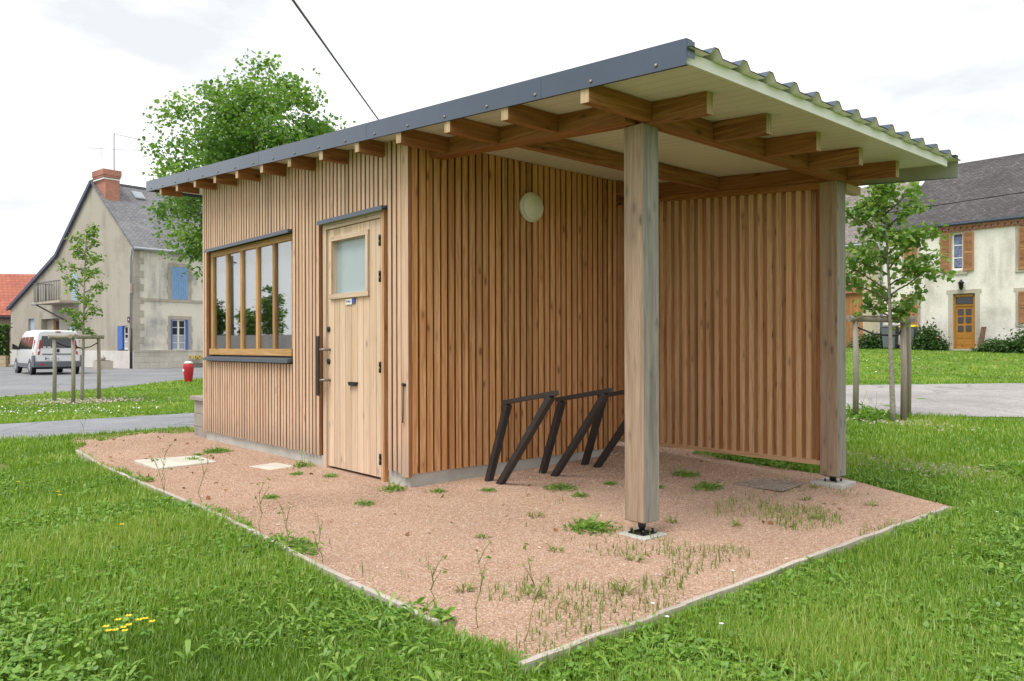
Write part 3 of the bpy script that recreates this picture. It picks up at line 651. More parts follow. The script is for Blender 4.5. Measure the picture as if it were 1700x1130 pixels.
# left house
LHR = math.atan2(.767, .642)
lh = thing('village_house', 'beige gabled house with grey slate roof, brick chimney and blue shutters behind the van', 'house', (-18.8, 38.84, 0), LHR)
F0 = -.3
wf = [(1.93, 2.80, .9, 2.52)]
mb = MB(); wall(mb, 0, 16, .85, 6.12, [(1.93, 2.80, .86, 2.50), (7, 7.9, .9, 2.5)], .2); mb.build('front_wall', M['lh_front'], lh)
mb = MB(); wall(mb, -.03, 16, F0, .849, [], .1, -.035); mb.poly([(-.03, -.035, .849), (16, -.035, .849), (16, 0, .849), (-.03, 0, .849)]); mb.box(-.02, 16, -.07, -.002, .85, .93); mb.build('stone_plinth', M['stone'], lh)
mb = MB(); mb.box(.36, 16, -.05, -.001, 3.40, 3.54); mb.build('string_course', M['stone_plain'], lh)
mb = MB()
k = 0; z = .94
while z < 6.0:
    w = .5 if k % 2 else .30; h = .33; mb.box(-.02, w, -.022, .0, z, min(z + h - .012, 6.05)); z += h; k += 1
mb.build('quoins', M['stone_plain'], lh)
def surround(a, b, c, d, t, parent, mat, y=-.03):
    mb = MB(); mb.box(a - t, b + t, y, -.001, d, d + t * 1.0)
    z = c; k = 0
    while z < d - .02:
        hh = min((d - c) / 5, d - z); e = .05 * (k % 2); mb.box(a - t - e, a - .001, y, -.001, z, z + hh - .008); mb.box(b + .001, b + t + e, y, -.001, z, z + hh - .008); z += hh; k += 1
    return mb.build('stone_surround', mat, parent)
def casement(a, b, c, d, parent, rows=4, y=.1, curtain=True, cols=2):
    w = bpy.data.objects.new('window', None); COL.objects.link(w); w.parent = parent
    mb = MB(); t = .06; mb.box(a, a + t, y, y + .06, c, d); mb.box(b - t, b, y, y + .06, c, d); mb.box(a + t, b - t, y, y + .06, c, c + t + .03); mb.box(a + t, b - t, y, y + .06, d - t, d)
    if cols == 2: mb.box((a + b) / 2 - .05, (a + b) / 2 + .05, y - .002, y + .06, c + t, d - t)
    for r in range(1, rows): zz = c + (d - c) * r / rows; mb.box(a + t, b - t, y + .003, y + .05, zz - .02, zz + .02)
    mb.build('frame', M['white_paint'], w)
    mb = MB(); mb.box(a + t, b - t, y + .03, y + .04, c + t, d - t); mb.build('pane', M['dark_glass'], w)
    if curtain:
        mb = MB(); mb.box(a + t + .01, b - t - .01, y + .022, y + .0295, c + t + .031, c + (d - c) * .5); mb.build('curtain', M['curtain'], w)
    return w
surround(1.93, 2.80, 3.54, 5.22, .19, lh, M['stone_plain'])
mb = MB(); mb.box(1.93, 2.80, -.02, .05, 3.545, 5.22)
for k in range(7): mb.box(1.93 + k * .1243 + .004, 1.93 + (k + 1) * .1243 - .004, -.028, -.0201, 3.55, 5.21)
mb.build('closed_shutter', M['blue'], lh)
surround(1.93, 2.80, .93, 2.50, .19, lh, M['stone_plain'])
casement(1.95, 2.72, .9, 2.49, lh)
for a, b in ((1.88, 1.945), (2.73, 2.80)): mb = MB(); mb.box(a, b, -.06, .12, .93, 2.5); mb.build('shutter', M['blue2'], lh)
casement(7.0, 7.9, .9, 2.49, lh)
# flower box
mb = MB(); mb.box(2.8, 4.3, -.42, -.08, .22, .42); fb = mb.build('flower_trough', M['stone_plain'], None); fb.parent = None
fb.matrix_world = Matrix.Translation((-18.8, 38.84, 0)) @ Matrix.Rotation(LHR, 4, 'Z'); tag(fb, 'low stone trough of yellow flowers against the cream house front', 'planter')
mb = MB()
for k in range(130):
    c = Vector((random.uniform(2.85, 4.25), random.uniform(-.4, -.1), random.uniform(.43, .62))); a = random.uniform(0, 6); rr = random.uniform(.03, .06); ax_ = Vector((math.cos(a), math.sin(a), 0)) * rr; up = Vector((random.uniform(-.5, .5), random.uniform(-.5, .5), 1)).normalized() * rr
    mb.poly([c - ax_, c - up, c + ax_, c + up], 0 if random.random() < .55 else 1, random.random())
mb.build('flowers', [M['petal_yellow'], M['bush_leaf']], fb, 0, False)
# gable wall (t along the gable)
TE = 17.2; AP = (4.75, 9.88); BE = (9.6, 6.3)
mb = MB(); wall(mb, -TE, 0, .9, 3.55, [(-1.78, -.66, .9, 2.16), (-12.1, -9.4, .9, 2.75), (-14.2, -13.2, .9, 2.82)], .3)
mb.poly([(0, 0, 3.55), (0, 0, 6.1), (-AP[0], 0, AP[1]), (-BE[0], 0, BE[1]), (-TE, 0, 3.55)]); gab(mb).build('gable_wall', M['lh_gable'], lh)
mb = MB(); wall(mb, -TE, .03, F0, .9, [(-12.1, -9.4, -.2, .899)], .3, -.03); mb.poly([(-TE, -.03, .9), (.03, -.03, .9), (.03, 0, .9), (-TE, 0, .9)]); gab(mb).build('white_plinth', M['lh_white'], lh)
w = casement(-1.22, -.68, .95, 2.14, lh, 3, .08, True, 1)
for ch in w.children: gab_v = [(v.co.y, -v.co.x, v.co.z) for v in ch.data.vertices]; ch.data.vertices.foreach_set('co', np.array(gab_v, np.float32).ravel())
mb = MB(); mb.box(-1.78, -1.225, -.03, .04, .95, 2.15); gab(mb).build('shutter', M['blue2'], lh)
mb = MB(); mb.box(-12.1, -9.4, .32, .4, -.2, 2.75); gab(mb).build('recess_back', M['lh_gable'], lh)
d0 = MB(); d0.box(-10.9, -9.5, .24, .30, -.2, 2.68, 'z'); d0 = gab(d0).build('door', M['brown_wood'], lh)
for zz in (1.45, 2.15):
    mb = MB(); mb.box(-10.45, -9.95, .225, .2399, zz, zz + .45); gab(mb).build('door_pane', M['dark_glass'], d0)
mb = MB(); mb.box(-14.2, -13.2, .12, .2, .9, 2.82); gab(mb).build('shutter', M['pale_blue'], lh)
mb = MB(); mb.box(-7.9, -6.9, -.025, .02, .0, 2.3); gab(mb).build('door', M['pale_blue'], lh)
mb = MB(); mb.box(-7.6, -6.75, -.025, .02, 3.64, 5.2)
for k in range(12): mb.box(-7.55, -6.8, -.04, -.0251, 3.72 + k * .12, 3.79 + k * .12)
gab(mb).build('balcony_shutter', M['pale_blue'], lh)
bal = bpy.data.objects.new('balcony', None); COL.objects.link(bal); bal.parent = lh
mb = MB(); mb.box(-10.4, -6.6, -1.0, 0, 3.52, 3.64); gab(mb).build('balcony_floor', M['stone_plain'], bal)
mb = MB(); mb.bar((-10.36, -.96, 4.72), (-6.64, -.96, 4.72), .05, .04); mb.bar((-10.36, -.96, 4.72), (-10.36, 0, 4.72), .05, .04); mb.bar((-10.36, -.96, 3.72), (-6.64, -.96, 3.72), .03, .03)
for k in range(17): mb.tube([(-10.36 + k * .2325, -.96, 3.64), (-10.36 + k * .2325, -.96, 4.71)], .018, 5)
for k in range(1, 5): mb.tube([(-10.36, -.96 + k * .2, 3.64), (-10.36, -.96 + k * .2, 4.71)], .018, 5)
gab(mb).build('railing', M['rail'], bal)
mb = MB(); mb.tube([(-10.2, -.9, 3.5), (-8.3, -.02, 2.55)], .045, 6); gab(mb).build('brace', M['rail'], bal)
mb = MB(); mb.tube([(-11.2, 0, 3.75), (-11.6, -.3, 3.85), (-12.0, -.4, 3.7)], .025, 5); mb.lathe([(.03, .1), (.16, -.05), (.1, -.1)], (-12.1, -.4, 3.66), 10); gab(mb).build('wall_lamp', M['pipe'], lh)
mb = MB(); mb.tube([(.18, -.18, 5.98), (.03, -.1, 5.7), (-.10, -.10, 5.5), (-.10, -.10, 2.0)], .05, 8); gab(mb).build('downpipe', M['pipe'], lh)
mb = MB(); mb.tube([(-.10, -.10, 2.0), (-.10, -.10, -.1)], .06, 8); gab(mb).build('downpipe', M['pipe_dark'], lh)
mb = MB(); mb.box(-.2, .0, -.16, -.05, 3.75, 4.25); gab(mb).build('meter_box', M['stone_plain'], lh)
mb = MB(); mb.box(-.62, -.38, -.04, -.001, 2.33, 2.6); gab(mb).build('house_sign', plain('maroon', (.10, .02, .02), .5), lh)
mb = MB(); mb.box(-.5, -.43, -.045, -.0401, 2.42, 2.5); gab(mb).build('sign_mark', M['white_paint'], lh.children[-1])
# roofs: slabs across the gable profile
def slab_roof(name, y0, z0, y1, z1, xa, xb, mat, parent, t=.1, over=0):
    mb = MB(); n = Vector((0, -(z1 - z0), y1 - y0)).normalized() * t
    if n.z < 0: n = -n
    p = [(xa, y0, z0), (xb, y0, z0), (xb, y1, z1), (xa, y1, z1)]
    if y1 < y0: p = [p[1], p[0], p[3], p[2]]
    mb.hexa([Vector(q) for q in p] + [Vector(q) + n for q in p]); return mb.build(name, mat, parent)
rf = bpy.data.objects.new('roof', None); COL.objects.link(rf); rf.parent = lh
sl = (AP[1] - 6.1) / AP[0]
slab_roof('roof_slope', -.22, 6.1 - .22 * sl, AP[0], AP[1], -.12, 16, M['slate'], rf)
slab_roof('roof_slope', BE[0], BE[1], AP[0] + .004, AP[1] - .004, -.12, 16, M['slate'], rf)
slab_roof('roof_slope', TE + .3, 3.45, BE[0] + .004, BE[1] - .004, -.12, 16, M['slate'], rf)
mb = MB(); mb.bar((-.14, BE[0], BE[1] + .04), (-.14, AP[0], AP[1] + .04), .06, .2, False); mb.bar((-.14, TE + .3, 3.49), (-.14, BE[0], BE[1] + .04), .06, .2, False); mb.build('verge_board', plain('blue_verge', (.05, .06, .12), .5), rf)
mb = MB(); mb.tube([(-.1, -.3, 5.98), (16, -.3, 5.98)], .07, 8); mb.build('gutter', M['pipe'], rf)
mb = MB(); mb.bar((-.1, AP[0], AP[1] + .12), (16, AP[0], AP[1] + .12), .25, .09, False); mb.build('ridge_tiles', M['slate'], rf)
ch = MB(); ch.box(.014, .75, 3.25, 4.5, 8.4, 10.12); co = ch.build('chimney', M['brick'], rf)
mb = MB(); mb.box(-.13, .82, 3.18, 4.57, 10.12, 10.42); mb.box(-.1, .79, 3.21, 4.54, 10.0, 10.119); mb.build('chimney_cap', M['brick'], co)
mb = MB(); mb.box(-.09, .775, 3.22, 4.53, 9.90, 9.96); mb.build('chimney_band', M['white_paint'], co)
mb = MB(); p = Vector((1.75, AP[0] - .75, AP[1] - .75 * sl)); n = Vector((0, -sl, 1)).normalized(); dd = Vector((0, 1, sl)).normalized()
q = [p - dd * .35 + n * .12, p - dd * .35 + n * .12 + Vector((.55, 0, 0)), p + dd * .35 + n * .12 + Vector((.55, 0, 0)), p + dd * .35 + n * .12]; mb.prism(q, n * .08); mb.build('roof_window', M['pipe'], rf)
mb = MB(); q2 = [p - dd * .27 + n * .201 + Vector((.07, 0, 0)), p - dd * .27 + n * .201 + Vector((.48, 0, 0)), p + dd * .27 + n * .201 + Vector((.48, 0, 0)), p + dd * .27 + n * .201 + Vector((.07, 0, 0))]; mb.prism(q2, n * .01); mb.build('roof_window_pane', plain('sky_glass', (.3, .34, .4), .1), rf.children[-1])
an = bpy.data.objects.new('aerial', None); COL.objects.link(an); an.parent = rf
mb = MB(); mb.tube([(.95, 4.4, 9.7), (.95, 4.4, 12.7)], .025, 6); mb.tube([(.8, 4.4, 10.25), (.97, 4.4, 10.25)], .02, 5); mb.build('mast', M['rail'], an)
mb = MB(); mb.tube([(.95, 4.4, 12.65), (2.7, 4.0, 12.5)], .016, 5); mb.tube([(-.2, 4.9, 11.75), (2.6, 3.9, 11.95)], .014, 5); mb.tube([(.4, 4.7, 11.3), (.4, 4.7, 12.25)], .014, 5)
for k in range(8): x = 1.15 + k * .2; mb.tube([(x, 4.4 - (x - .95) * .23 - .12, 12.63 - (x - .95) * .085), (x, 4.4 - (x - .95) * .23 + .12, 12.63 - (x - .95) * .085)], .008, 4)
mb.build('aerial_bars', M['pipe'], an)

# red roofed building, hedge and low wall behind the van
rb = thing('stone_barn', 'low rubble stone building with a red tiled roof at the far left', 'house', (-38, 54, 0), R(8))
mb = MB(); mb.box(-12, 8, 0, 7, -.5, 3.3); mb.build('wall', M['rubble'], rb)
r2 = slab_roof('roof', -.4, 3.2, 3.6, 6.4, -12.3, 8.3, M['red_tile'], rb, .12); slab_roof('roof', 7.4, 3.2, 3.604, 6.398, -12.3, 8.3, M['red_tile'], rb, .12)
mb = MB(); mb.tube([(-12.3, -.45, 3.15), (8.3, -.45, 3.15)], .08, 6); mb.build('gutter', M['pipe_dark'], rb)
def leaf_blob(n, box, size, zfun=None, seed=1):
    r = np.random.default_rng(seed); p = r.random((n, 3)); c = np.array([box[0], box[2], box[4]]); e = np.array([box[1], box[3], box[5]]); return c + p * (e - c)
def leaves(pts, size, r, up=.3, aspect=.62, fold=.25, jit=.35):
    n = len(pts); d = r.normal(size=(n, 3)); d[:, 2] = d[:, 2] * .6 - .15; d /= np.linalg.norm(d, axis=1)[:, None] + 1e-9
    nn = r.normal(size=(n, 3)) * .75; nn[:, 2] += 1. * up * 3; sdv = np.cross(d, nn); sdv /= np.linalg.norm(sdv, axis=1)[:, None] + 1e-9; nn = np.cross(sdv, d)
    s = (size * (1 + jit * r.normal(size=n)).clip(.45, 1.8))[:, None]; w = s * aspect * .5
    b = pts; t = pts + d * s - nn * s * .12
    L1 = pts + d * s * .3 + sdv * w * .95 + nn * s * fold * .4; R1 = pts + d * s * .3 - sdv * w * .95 + nn * s * fold * .4
    L2 = pts + d * s * .68 + sdv * w * .7 + nn * s * fold * .3; R2 = pts + d * s * .68 - sdv * w * .7 + nn * s * fold * .3
    v = np.stack([b, L1, L2, t, R2, R1], 1).reshape(-1, 3)
    i = np.arange(n)[:, None] * 6; lp = np.concatenate([i + np.array([0, 1, 2, 3]), i + np.array([0, 3, 4, 5])], 1).reshape(-1)
    return v, np.full(2 * n, 4), lp
def leaf_obj(name, pts, size, mat, parent, r, tone=None, **k):
    v, fn, lp = leaves(pts, size, r, **k); t = (r.beta(2.2, 2.2, len(pts)) if tone is None else np.clip(tone + r.normal(size=len(pts)) * .13, 0, 1))
    return np_mesh(name, v, fn, lp, np.repeat(t, 2), mat, parent)
def bush(name, label, cat, at, rad, n, size, mat, seed, group=None, stems=5, flowers=None):
    r = np.random.default_rng(seed); t = thing(name, label, cat, at, r.random() * 6, group)
    k = max(6, int(n / 45)); cc = r.normal(size=(k, 3)); cc /= np.linalg.norm(cc, axis=1)[:, None]; cc *= r.random((k, 1)) ** .4
    cc = cc * np.array(rad) * .85; cc[:, 2] = np.abs(cc[:, 2]); ci = r.integers(0, k, n); pts = cc[ci] + r.normal(size=(n, 3)) * np.array(rad) * .2; pts[:, 2] = np.abs(pts[:, 2]) + .02
    leaf_obj('foliage', pts, size, mat, t, r, np.clip(.45 + .16 * r.normal(size=k)[ci], 0, 1))
    mb = MB()
    for i in range(stems): q = cc[i % k]; mb.tube([(q[0] * .1, q[1] * .1, 0), (q[0] * .5, q[1] * .5, q[2] * .6), tuple(q)], [.018, .013, .006], 5)
    mb.build('stems', M['bark'], t)
    if flowers:
        mb = MB()
        for i in range(flowers[1]):
            q = Vector(cc[r.integers(0, k)]) * 1.1; q.z = abs(q.z) + .1; mb.lathe([(.0, -.03), (.05, -.01), (.06, .02), (.02, .045), (.0, .045)], q, 7)
        mb.build('flowers', flowers[0], t)
    return t
r = np.random.default_rng(5)
hd_ = thing('hedge', 'clipped green hedge behind the low wall at the left edge', 'hedge', (-32.0, 44.0, 0), R(12))
pts = leaf_blob(9000, (-5, 3.2, -.5, .6, .3, 2.35), .1, seed=3); side = r.random(9000); pts[side < .5, 1] = -.5 + r.normal(size=(side < .5).sum()) * .05; pts[side > .8, 2] = 2.3 + r.normal(size=(side > .8).sum()) * .06
leaf_obj('foliage', pts, .17, M['hedge_leaf'], hd_, r, up=.1)
mb = MB(); mb.box(-4.95, 3.15, -.42, .5, .1, 2.25); mb.build('branches', plain('hedge_core', (.02, .035, .01), .95), hd_)
mb = MB(); mb.box(-6, 3.6, -.2, .2, -.2, .62); o = mb.build('low_wall', M['rubble'], None); o.location = (-31.4, 42.4, 0); o.rotation_euler = (0, 0, R(12)); tag(o, 'low grey stone wall in front of the hedge', 'wall')
mb = MB(); mb.box(-.75, .75, -.3, .3, 0, .42); mb.box(-.66, .66, -.22, .22, .4201, .44, None, 1); mb.lathe([(.1, .42), (.16, .55), (.08, .62), (.05, .7)], (.1, 0, 0), 8, None, 0); o = mb.build('stone_trough', [M['stone_plain'], M['bark']], None); o.location = (-20.0, 38.2, 0); o.rotation_euler = (0, 0, R(128)); tag(o, 'old grey stone trough in front of the white plinth', 'trough')

# right house
rh = thing('village_house', 'long pale rendered house with dark tiled roof and brown louvred shutters', 'house', (17.9, 31.0, 0), HROT)
M['rh_wall'] = plaster('pale_render', (.76, .735, .685), (.42, .40, .37), .75)
M['barn_wall'] = plaster('beige_barn_render', (.52, .455, .345), (.36, .31, .24), .6)
XA, XB = -3.29, 12.
ops = [(-.37, .43, .5, 3.13), (-.42, .02, 4.05, 5.58), (1.98, 2.9, 4.0, 5.58), (1.98, 2.9, 1.95, 3.1), (-2.2, -1.75, 4.05, 5.62), (-2.15, -1.75, 1.5, 3.06)]
mb = MB(); wall(mb, XA, XB, .2, 5.78, ops, .22); mb.poly([(XB, 0, .2), (XB, 9, .2), (XB, 9, 5.8), (XB, 4.5, 9.1), (XB, 0, 5.8)]); mb.build('front_wall', M['rh_wall'], rh)
mb = MB()
for k in range(int((XB - XA) / .22)): x = XA + k * .22; mb.box(x, x + .13, -.10, -.001, 5.66, 5.75)
mb.box(XA, XB, -.13, 0, 5.751, 5.84); mb.box(XA, XB, -.05, 0, 5.60, 5.659); mb.build('brick_cornice', M['brick'], rh)
for a, b, c, d, t in ((-.37, .43, .75, 3.13, .17), (-.42, .02, 4.05, 5.58, .16), (1.98, 2.9, 4.0, 5.58, .16), (1.98, 2.9, 1.95, 3.1, .16), (-2.2, -1.75, 4.05, 5.62, .14), (-2.15, -1.75, 1.5, 3.06, .14)):
    mb = MB(); mb.box(a - t - .06, b + t + .06, -.02, -.001, d, d + t * .9); mb.box(a - t, a - .001, -.02, -.001, c, d - .001); mb.box(b + .001, b + t, -.02, -.001, c, d - .001)
    if c > 1: mb.box(a - t, b + t, -.05, -.001, c - .16, c - .001)
    mb.build('stone_surround', M['stone_plain'], rh)
def louvre(a, b, c, d, label=None):
    mb = MB(); y = -.075; t = .05; mb.box(a, a + t, y, y + .04, c, d, 'z'); mb.box(b - t, b, y, y + .04, c, d, 'z'); mb.box(a + t, b - t, y, y + .04, c, c + .09, 'x'); mb.box(a + t, b - t, y, y + .04, d - .07, d, 'x'); zm = c + (d - c) * .45; mb.box(a + t, b - t, y, y + .04, zm, zm + .06, 'x')
    z = c + .1
    while z < d - .09:
        if not zm - .03 < z < zm + .05: mb.hexa([(a + t, y + .002, z), (b - t, y + .002, z), (b - t, y + .03, z + .03), (a + t, y + .03, z + .03), (a + t, y + .002, z + .012), (b - t, y + .002, z + .012), (b - t, y + .03, z + .042), (a + t, y + .03, z + .042)], 'x')
        z += .046
    mb.build('shutter', M['shutter_wood'], rh)
louvre(-.82, -.42, 4.02, 5.58); louvre(.02, .40, 4.02, 5.55); louvre(1.93, 2.34, 3.93, 5.55); louvre(2.35, 2.75, 3.93, 5.55); louvre(1.93, 2.34, 1.92, 3.1); louvre(2.35, 2.75, 1.92, 3.1)
louvre(-2.23, -1.98, 4.02, 5.62); louvre(-1.97, -1.72, 4.02, 5.62); louvre(-2.2, -1.98, 1.5, 3.05); louvre(-1.97, -1.73, 1.5, 3.05)
w = casement(-.41, .01, 4.06, 5.57, rh, 3, .08, False, 1); 
mb = MB(); mb.box(-.33, -.06, .1, .108, 4.2, 5.4); mb.build('curtain', plain('blue_curtain', (.16, .2, .33), .5, 0, .4, .5, 14.), w)
dr = MB(); dr.box(-.36, -.29, .06, .16, .6, 3.0, 'z'); dr.box(.35, .42, .06, .16, .6, 3.0, 'z'); dr.box(-.29, .35, .06, .16, 2.62, 2.7, 'x'); dr.box(-.29, .35, .06, .16, 3.0, 3.08, 'x'); dr = dr.build('door', M['ochre_wood'], rh)
mb = MB(); mb.box(-.29, .35, .09, .13, .72, 2.62, 'z')
for a, b in ((-.24, .0), (.06, .30)):
    for c, d in ((.85, 1.05), (1.1, 1.32), (1.36, 1.52)): mb.box(a, b, .075, .0899, c, d, 'x')
mb.build('door_leaf', M['ochre_wood'], dr)
for a, b in ((-.22, -.01), (.07, .28)):
    for c in (1.62, 1.96, 2.28): mb = MB(); mb.box(a, b, .07, .0899, c, c + .24); mb.build('door_pane', M['dark_glass'], dr)
mb = MB(); mb.prism([(-.28, .1, 2.72), (.34, .1, 2.72), (.34, .1, 2.93), (.2, .1, 2.98), (.03, .1, 3.0), (-.14, .1, 2.98), (-.28, .1, 2.93)], (0, .03, 0)); mb.build('transom_pane', M['dark_glass'], dr)
mb = MB(); mb.box(-.6, .55, -.35, .0, .5, .93); mb.build('door_step', M['stone_plain'], rh)
mb = MB(); mb.lathe([(.02, -.26), (.07, -.2), (.10, .0), (.13, .02), (.05, .1), (.01, .16)], (-.02, -.16, 3.52), 8); mb.tube([(-.02, 0, 3.42), (-.02, -.12, 3.3), (-.02, -.16, 3.28)], .02, 5); mb.build('lantern', M['black'], rh)
rr_ = bpy.data.objects.new('roof', None); COL.objects.link(rr_); rr_.parent = rh
slr = (9.17 - 5.98) / 4.5
slab_roof('roof_slope', -.16, 5.98 - .16 * slr, 4.5, 9.17, XA - .0, XB + .2, M['dark_tile'], rr_, .1)
slab_roof('roof_slope', 9.3, 5.9, 4.504, 9.165, XA, XB + .2, M['dark_tile'], rr_, .1)
mb = MB(); mb.tube([(XA, -.21, 5.885), (XB, -.21, 5.885)], .055, 8); mb.build('gutter', M['zinc'], rr_)
mb = MB(); p = Vector((-3.0, 3.15, 5.98 + 3.15 * slr)); n = Vector((0, -slr, 1)).normalized(); dd = Vector((0, 1, slr)).normalized(); q = [p - dd * .2 + n * .11, p - dd * .2 + n * .11 + Vector((.36, 0, 0)), p + dd * .2 + n * .11 + Vector((.36, 0, 0)), p + dd * .2 + n * .11]; mb.prism(q, n * .05); mb.build('skylight', plain('bright_glass', (.75, .77, .8), .15), rr_)
# barn joined on the left
bn = thing('barn', 'beige rendered barn with weathered brown tiled roof and tall plank door', 'barn', (17.9, 31.0, 0), HROT)
mb = MB(); wall(mb, -16, XA - .004, .2, 5.6, [(-6.2, -4.0, .3, 3.55)], .25, .03); mb.poly([(-16, .03, .2), (-16, 9, .2), (-16, 9, 5.6), (-16, 4.5, 8.9), (-16, .03, 5.6)]); mb.build('front_wall', M['barn_wall'], bn)
mb = MB(); mb.box(-6.15, -4.03, .13, .18, .5, 3.36, 'z'); bd = mb.build('barn_door', M['barn_wood'], bn)
mb = MB(); mb.box(-6.15, -4.03, .10, .1299, 3.28, 3.37, 'x'); mb.build('door_ledge', M['barn_wood'], bd)
mb = MB(); prof = [(-4.0 - 2.2 * k / 10, 3.38 + .52 * math.sin(math.pi * (.22 + .56 * k / 10)) - .1) for k in range(11)]
mb.prism([(x, .0, 3.37) for x in (-4.0,)] + [(x, .0, z + .25) for x, z in prof] + [(-6.2, .0, 3.37)], (0, .12, 0)); mb.build('brick_arch', M['brick'], bn)
slab_roof('roof', -.25, 5.45, 4.5, 8.75, -16.2, XA - .01, M['old_tile'], bn, .1); slab_roof('roof', 9.2, 5.4, 4.504, 8.746, -16.2, XA - .01, M['old_tile'], bn, .1)
mb = MB(); mb.tube([(-16, -.3, 5.42), (XA + .1, -.3, 5.42), (XA + .12, -.2, 5.2), (XA + .12, -.07, 5.0), (XA + .12, -.07, .7)], .06, 8); mb.build('downpipe', M['pipe'], bn)
def at_rh(x, y): X, Y = 17.9 + .6637 * x + .748 * y, 31. - .748 * x + .6637 * y; return X, Y, g(X, Y)
bush('rose_bush', 'tall leafy rose bush just left of the ochre door', 'bush', at_rh(-1.15, -.7), (.62, .5, 1.0), 2600, .10, M['bush_leaf'], 31)
bush('rose_bush', 'low spreading rose bush with pale pink blooms against the door jamb', 'bush', at_rh(-.62, -.6), (.45, .35, .5), 900, .09, M['bush_leaf'], 32, None, 4, (M['petal_pink'], 6))
bush('shrub', 'dark shrub between the plank barn door and the bins', 'bush', at_rh(-3.4, -.6), (.75, .5, .62), 2300, .10, M['bush_leaf'], 33, None, 5, (M['petal_pink'], 3))
bush('rose_bush', 'big rose bush with pink blooms at the right edge by the pale house', 'bush', at_rh(2.5, -.75), (.9, .6, .95), 3800, .10, M['bush_leaf'], 34, None, 6, (M['petal_pink'], 9))
bush('shrub', 'low green shrub to the right of the leaning rusty board', 'bush', at_rh(1.45, -.8), (.8, .5, .5), 2200, .09, M['bush_leaf'], 35)
def bin_(label, x, lid):
    X, Y, Z = at_rh(x, -.75); t = thing('wheelie_bin', label, 'bin', (X, Y, Z), HROT + .15, 'bins by the house wall')
    mb = MB(); mb.hexa([(-.22, -.25, .06), (.22, -.25, .06), (.22, .25, .06), (-.22, .25, .06), (-.28, -.33, .92), (.28, -.33, .92), (.28, .3, .92), (-.28, .3, .92)]); mb.build('body', plain('grey_bin_plastic', (.12, .135, .16), .5), t, .02)
    mb = MB(); mb.hexa([(-.3, -.36, .925), (.3, -.36, .925), (.3, .33, .925), (-.3, .33, .925), (-.29, -.35, .96), (.29, -.35, .96), (.29, .32, 1.02), (-.29, .32, 1.02)]); mb.build('lid', lid, t, .01)
    for s in (-1, 1):
        mb = MB(); mb.lathe([(.0, -.03), (.1, -.03), (.1, .03), (.0, .03)], (s * .25, .24, .1), 14, Matrix.Rotation(R(90), 3, 'Y')); mb.build('wheel', M['black'], t)
bin_('grey wheelie bin with a yellow lid against the pale house wall', -1.78, M['petal_yellow'])
bin_('plain grey wheelie bin standing left of the yellow lidded one', -2.5, plain('grey_lid', (.1, .11, .13), .5))
X, Y, Z = at_rh(.72, -.45); mb = MB(); mb.bar((0, 0, .02), (.1, .2, .95), .22, .03, True); o = mb.build('leaning_board', plain('rusty_board', (.15, .085, .06), .85, 0, .2, .35, 12.), None); o.location = (X, Y, Z); o.rotation_euler = (0, 0, HROT); tag(o, 'rusty brown board leaning beside the ochre house door', 'board')

# ------------------------------------------------------------------ hydrant
t = thing('fire_hydrant', 'red barrel shaped fire hydrant cabinet with white cap on the grass verge', 'hydrant', (-9.9, 23.9, g(-9.9, 23.9))); t.scale = (.84, .84, .9)
mb = MB(); mb.lathe([(.0, -.02), (.12, 0), (.13, .03), (.165, .3), (.185, .5), (.175, .6), (.15, .64), (.0, .645)], (0, 0, 0), 18); mb.build('body', plain('red_paint', (.42, .018, .03), .45, 0, .4, .2), t)
mb = MB(); mb.lathe([(.155, .645), (.14, .69), (.08, .72), (.0, .73)], (0, 0, 0), 18); mb.build('cap', M['white_paint'], t)
mb = MB(); mb.box(-.15, -.09, -.165, -.10, .38, .46); mb.build('plate', M['white_paint'], t)

# ------------------------------------------------------------------ van
van = thing('parked_van', 'silver passenger van parked with its rear to the road before the beige gable', 'van', (-17.86, 30.74, .0), 0)
BETA = R(42); van.rotation_euler = (0, 0, R(90) + BETA); van.scale = (.88, .88, .9)
vp = plain('silver_paint', (.70, .71, .72), .28, .12, .6, .03); vg = plain('tinted_glass', (.02, .022, .028), .07, 0, .7); vb = plain('grey_bumper', (.11, .12, .14), .6)
# sections along x: (x, zbottom, z waist, ztop, half width bottom, half width top)
secs = [(0.0, .42, 1.08, 1.88, .86, .70), (.04, .36, 1.08, 1.93, .93, .755), (.5, .32, 1.08, 1.96, .95, .79), (1.5, .30, 1.06, 1.965, .955, .80), (2.6, .30, 1.04, 1.95, .955, .80), (3.15, .30, 1.02, 1.86, .955, .78), (3.75, .30, 1.02, 1.30, .945, .76), (4.2, .32, .92, 1.08, .93, .74), (4.55, .35, .75, .92, .86, .66), (4.72, .4, .65, .76, .72, .55)]
mb = MB(); n = 0
for (x, zb, zw, zt, wb, wt) in secs:
    ring = []
    for sy in (1, -1):
        pr = [(wb * .93, zb), (wb, zb + .12), (wb * 1.0, zw), (wt + .03, zt - .10), (wt - .02, zt - .03), (wt - .14, zt)]
        pr = [(min(p, wb), z) for p, z in pr]; ring += [(x, sy * p, z) for p, z in (pr if sy > 0 else pr[::-1])]
    mb.v += ring; n = len(ring)
for i in range(len(secs) - 1):
    for k in range(n): k2 = (k + 1) % n; mb.face([i * n + k, i * n + k2, (i + 1) * n + k2, (i + 1) * n + k], None, 0, 0, True)
mb.face(range(n)); mb.face([(len(secs) - 1) * n + k for k in range(n)])
bo = mb.build('body', vp, van); e = bo.modifiers.new('bev', 'BEVEL'); e.width = .03; e.segments = 2; e.limit_method = 'ANGLE'; e.angle_limit = R(50)
mb = MB(); q = [(-.012, .70, 1.17), (-.012, -.70, 1.17), (-.002, -.635, 1.70), (-.002, .635, 1.70)]; mb.prism(q, (.03, 0, 0)); mb.build('rear_window', vg, van, .01)
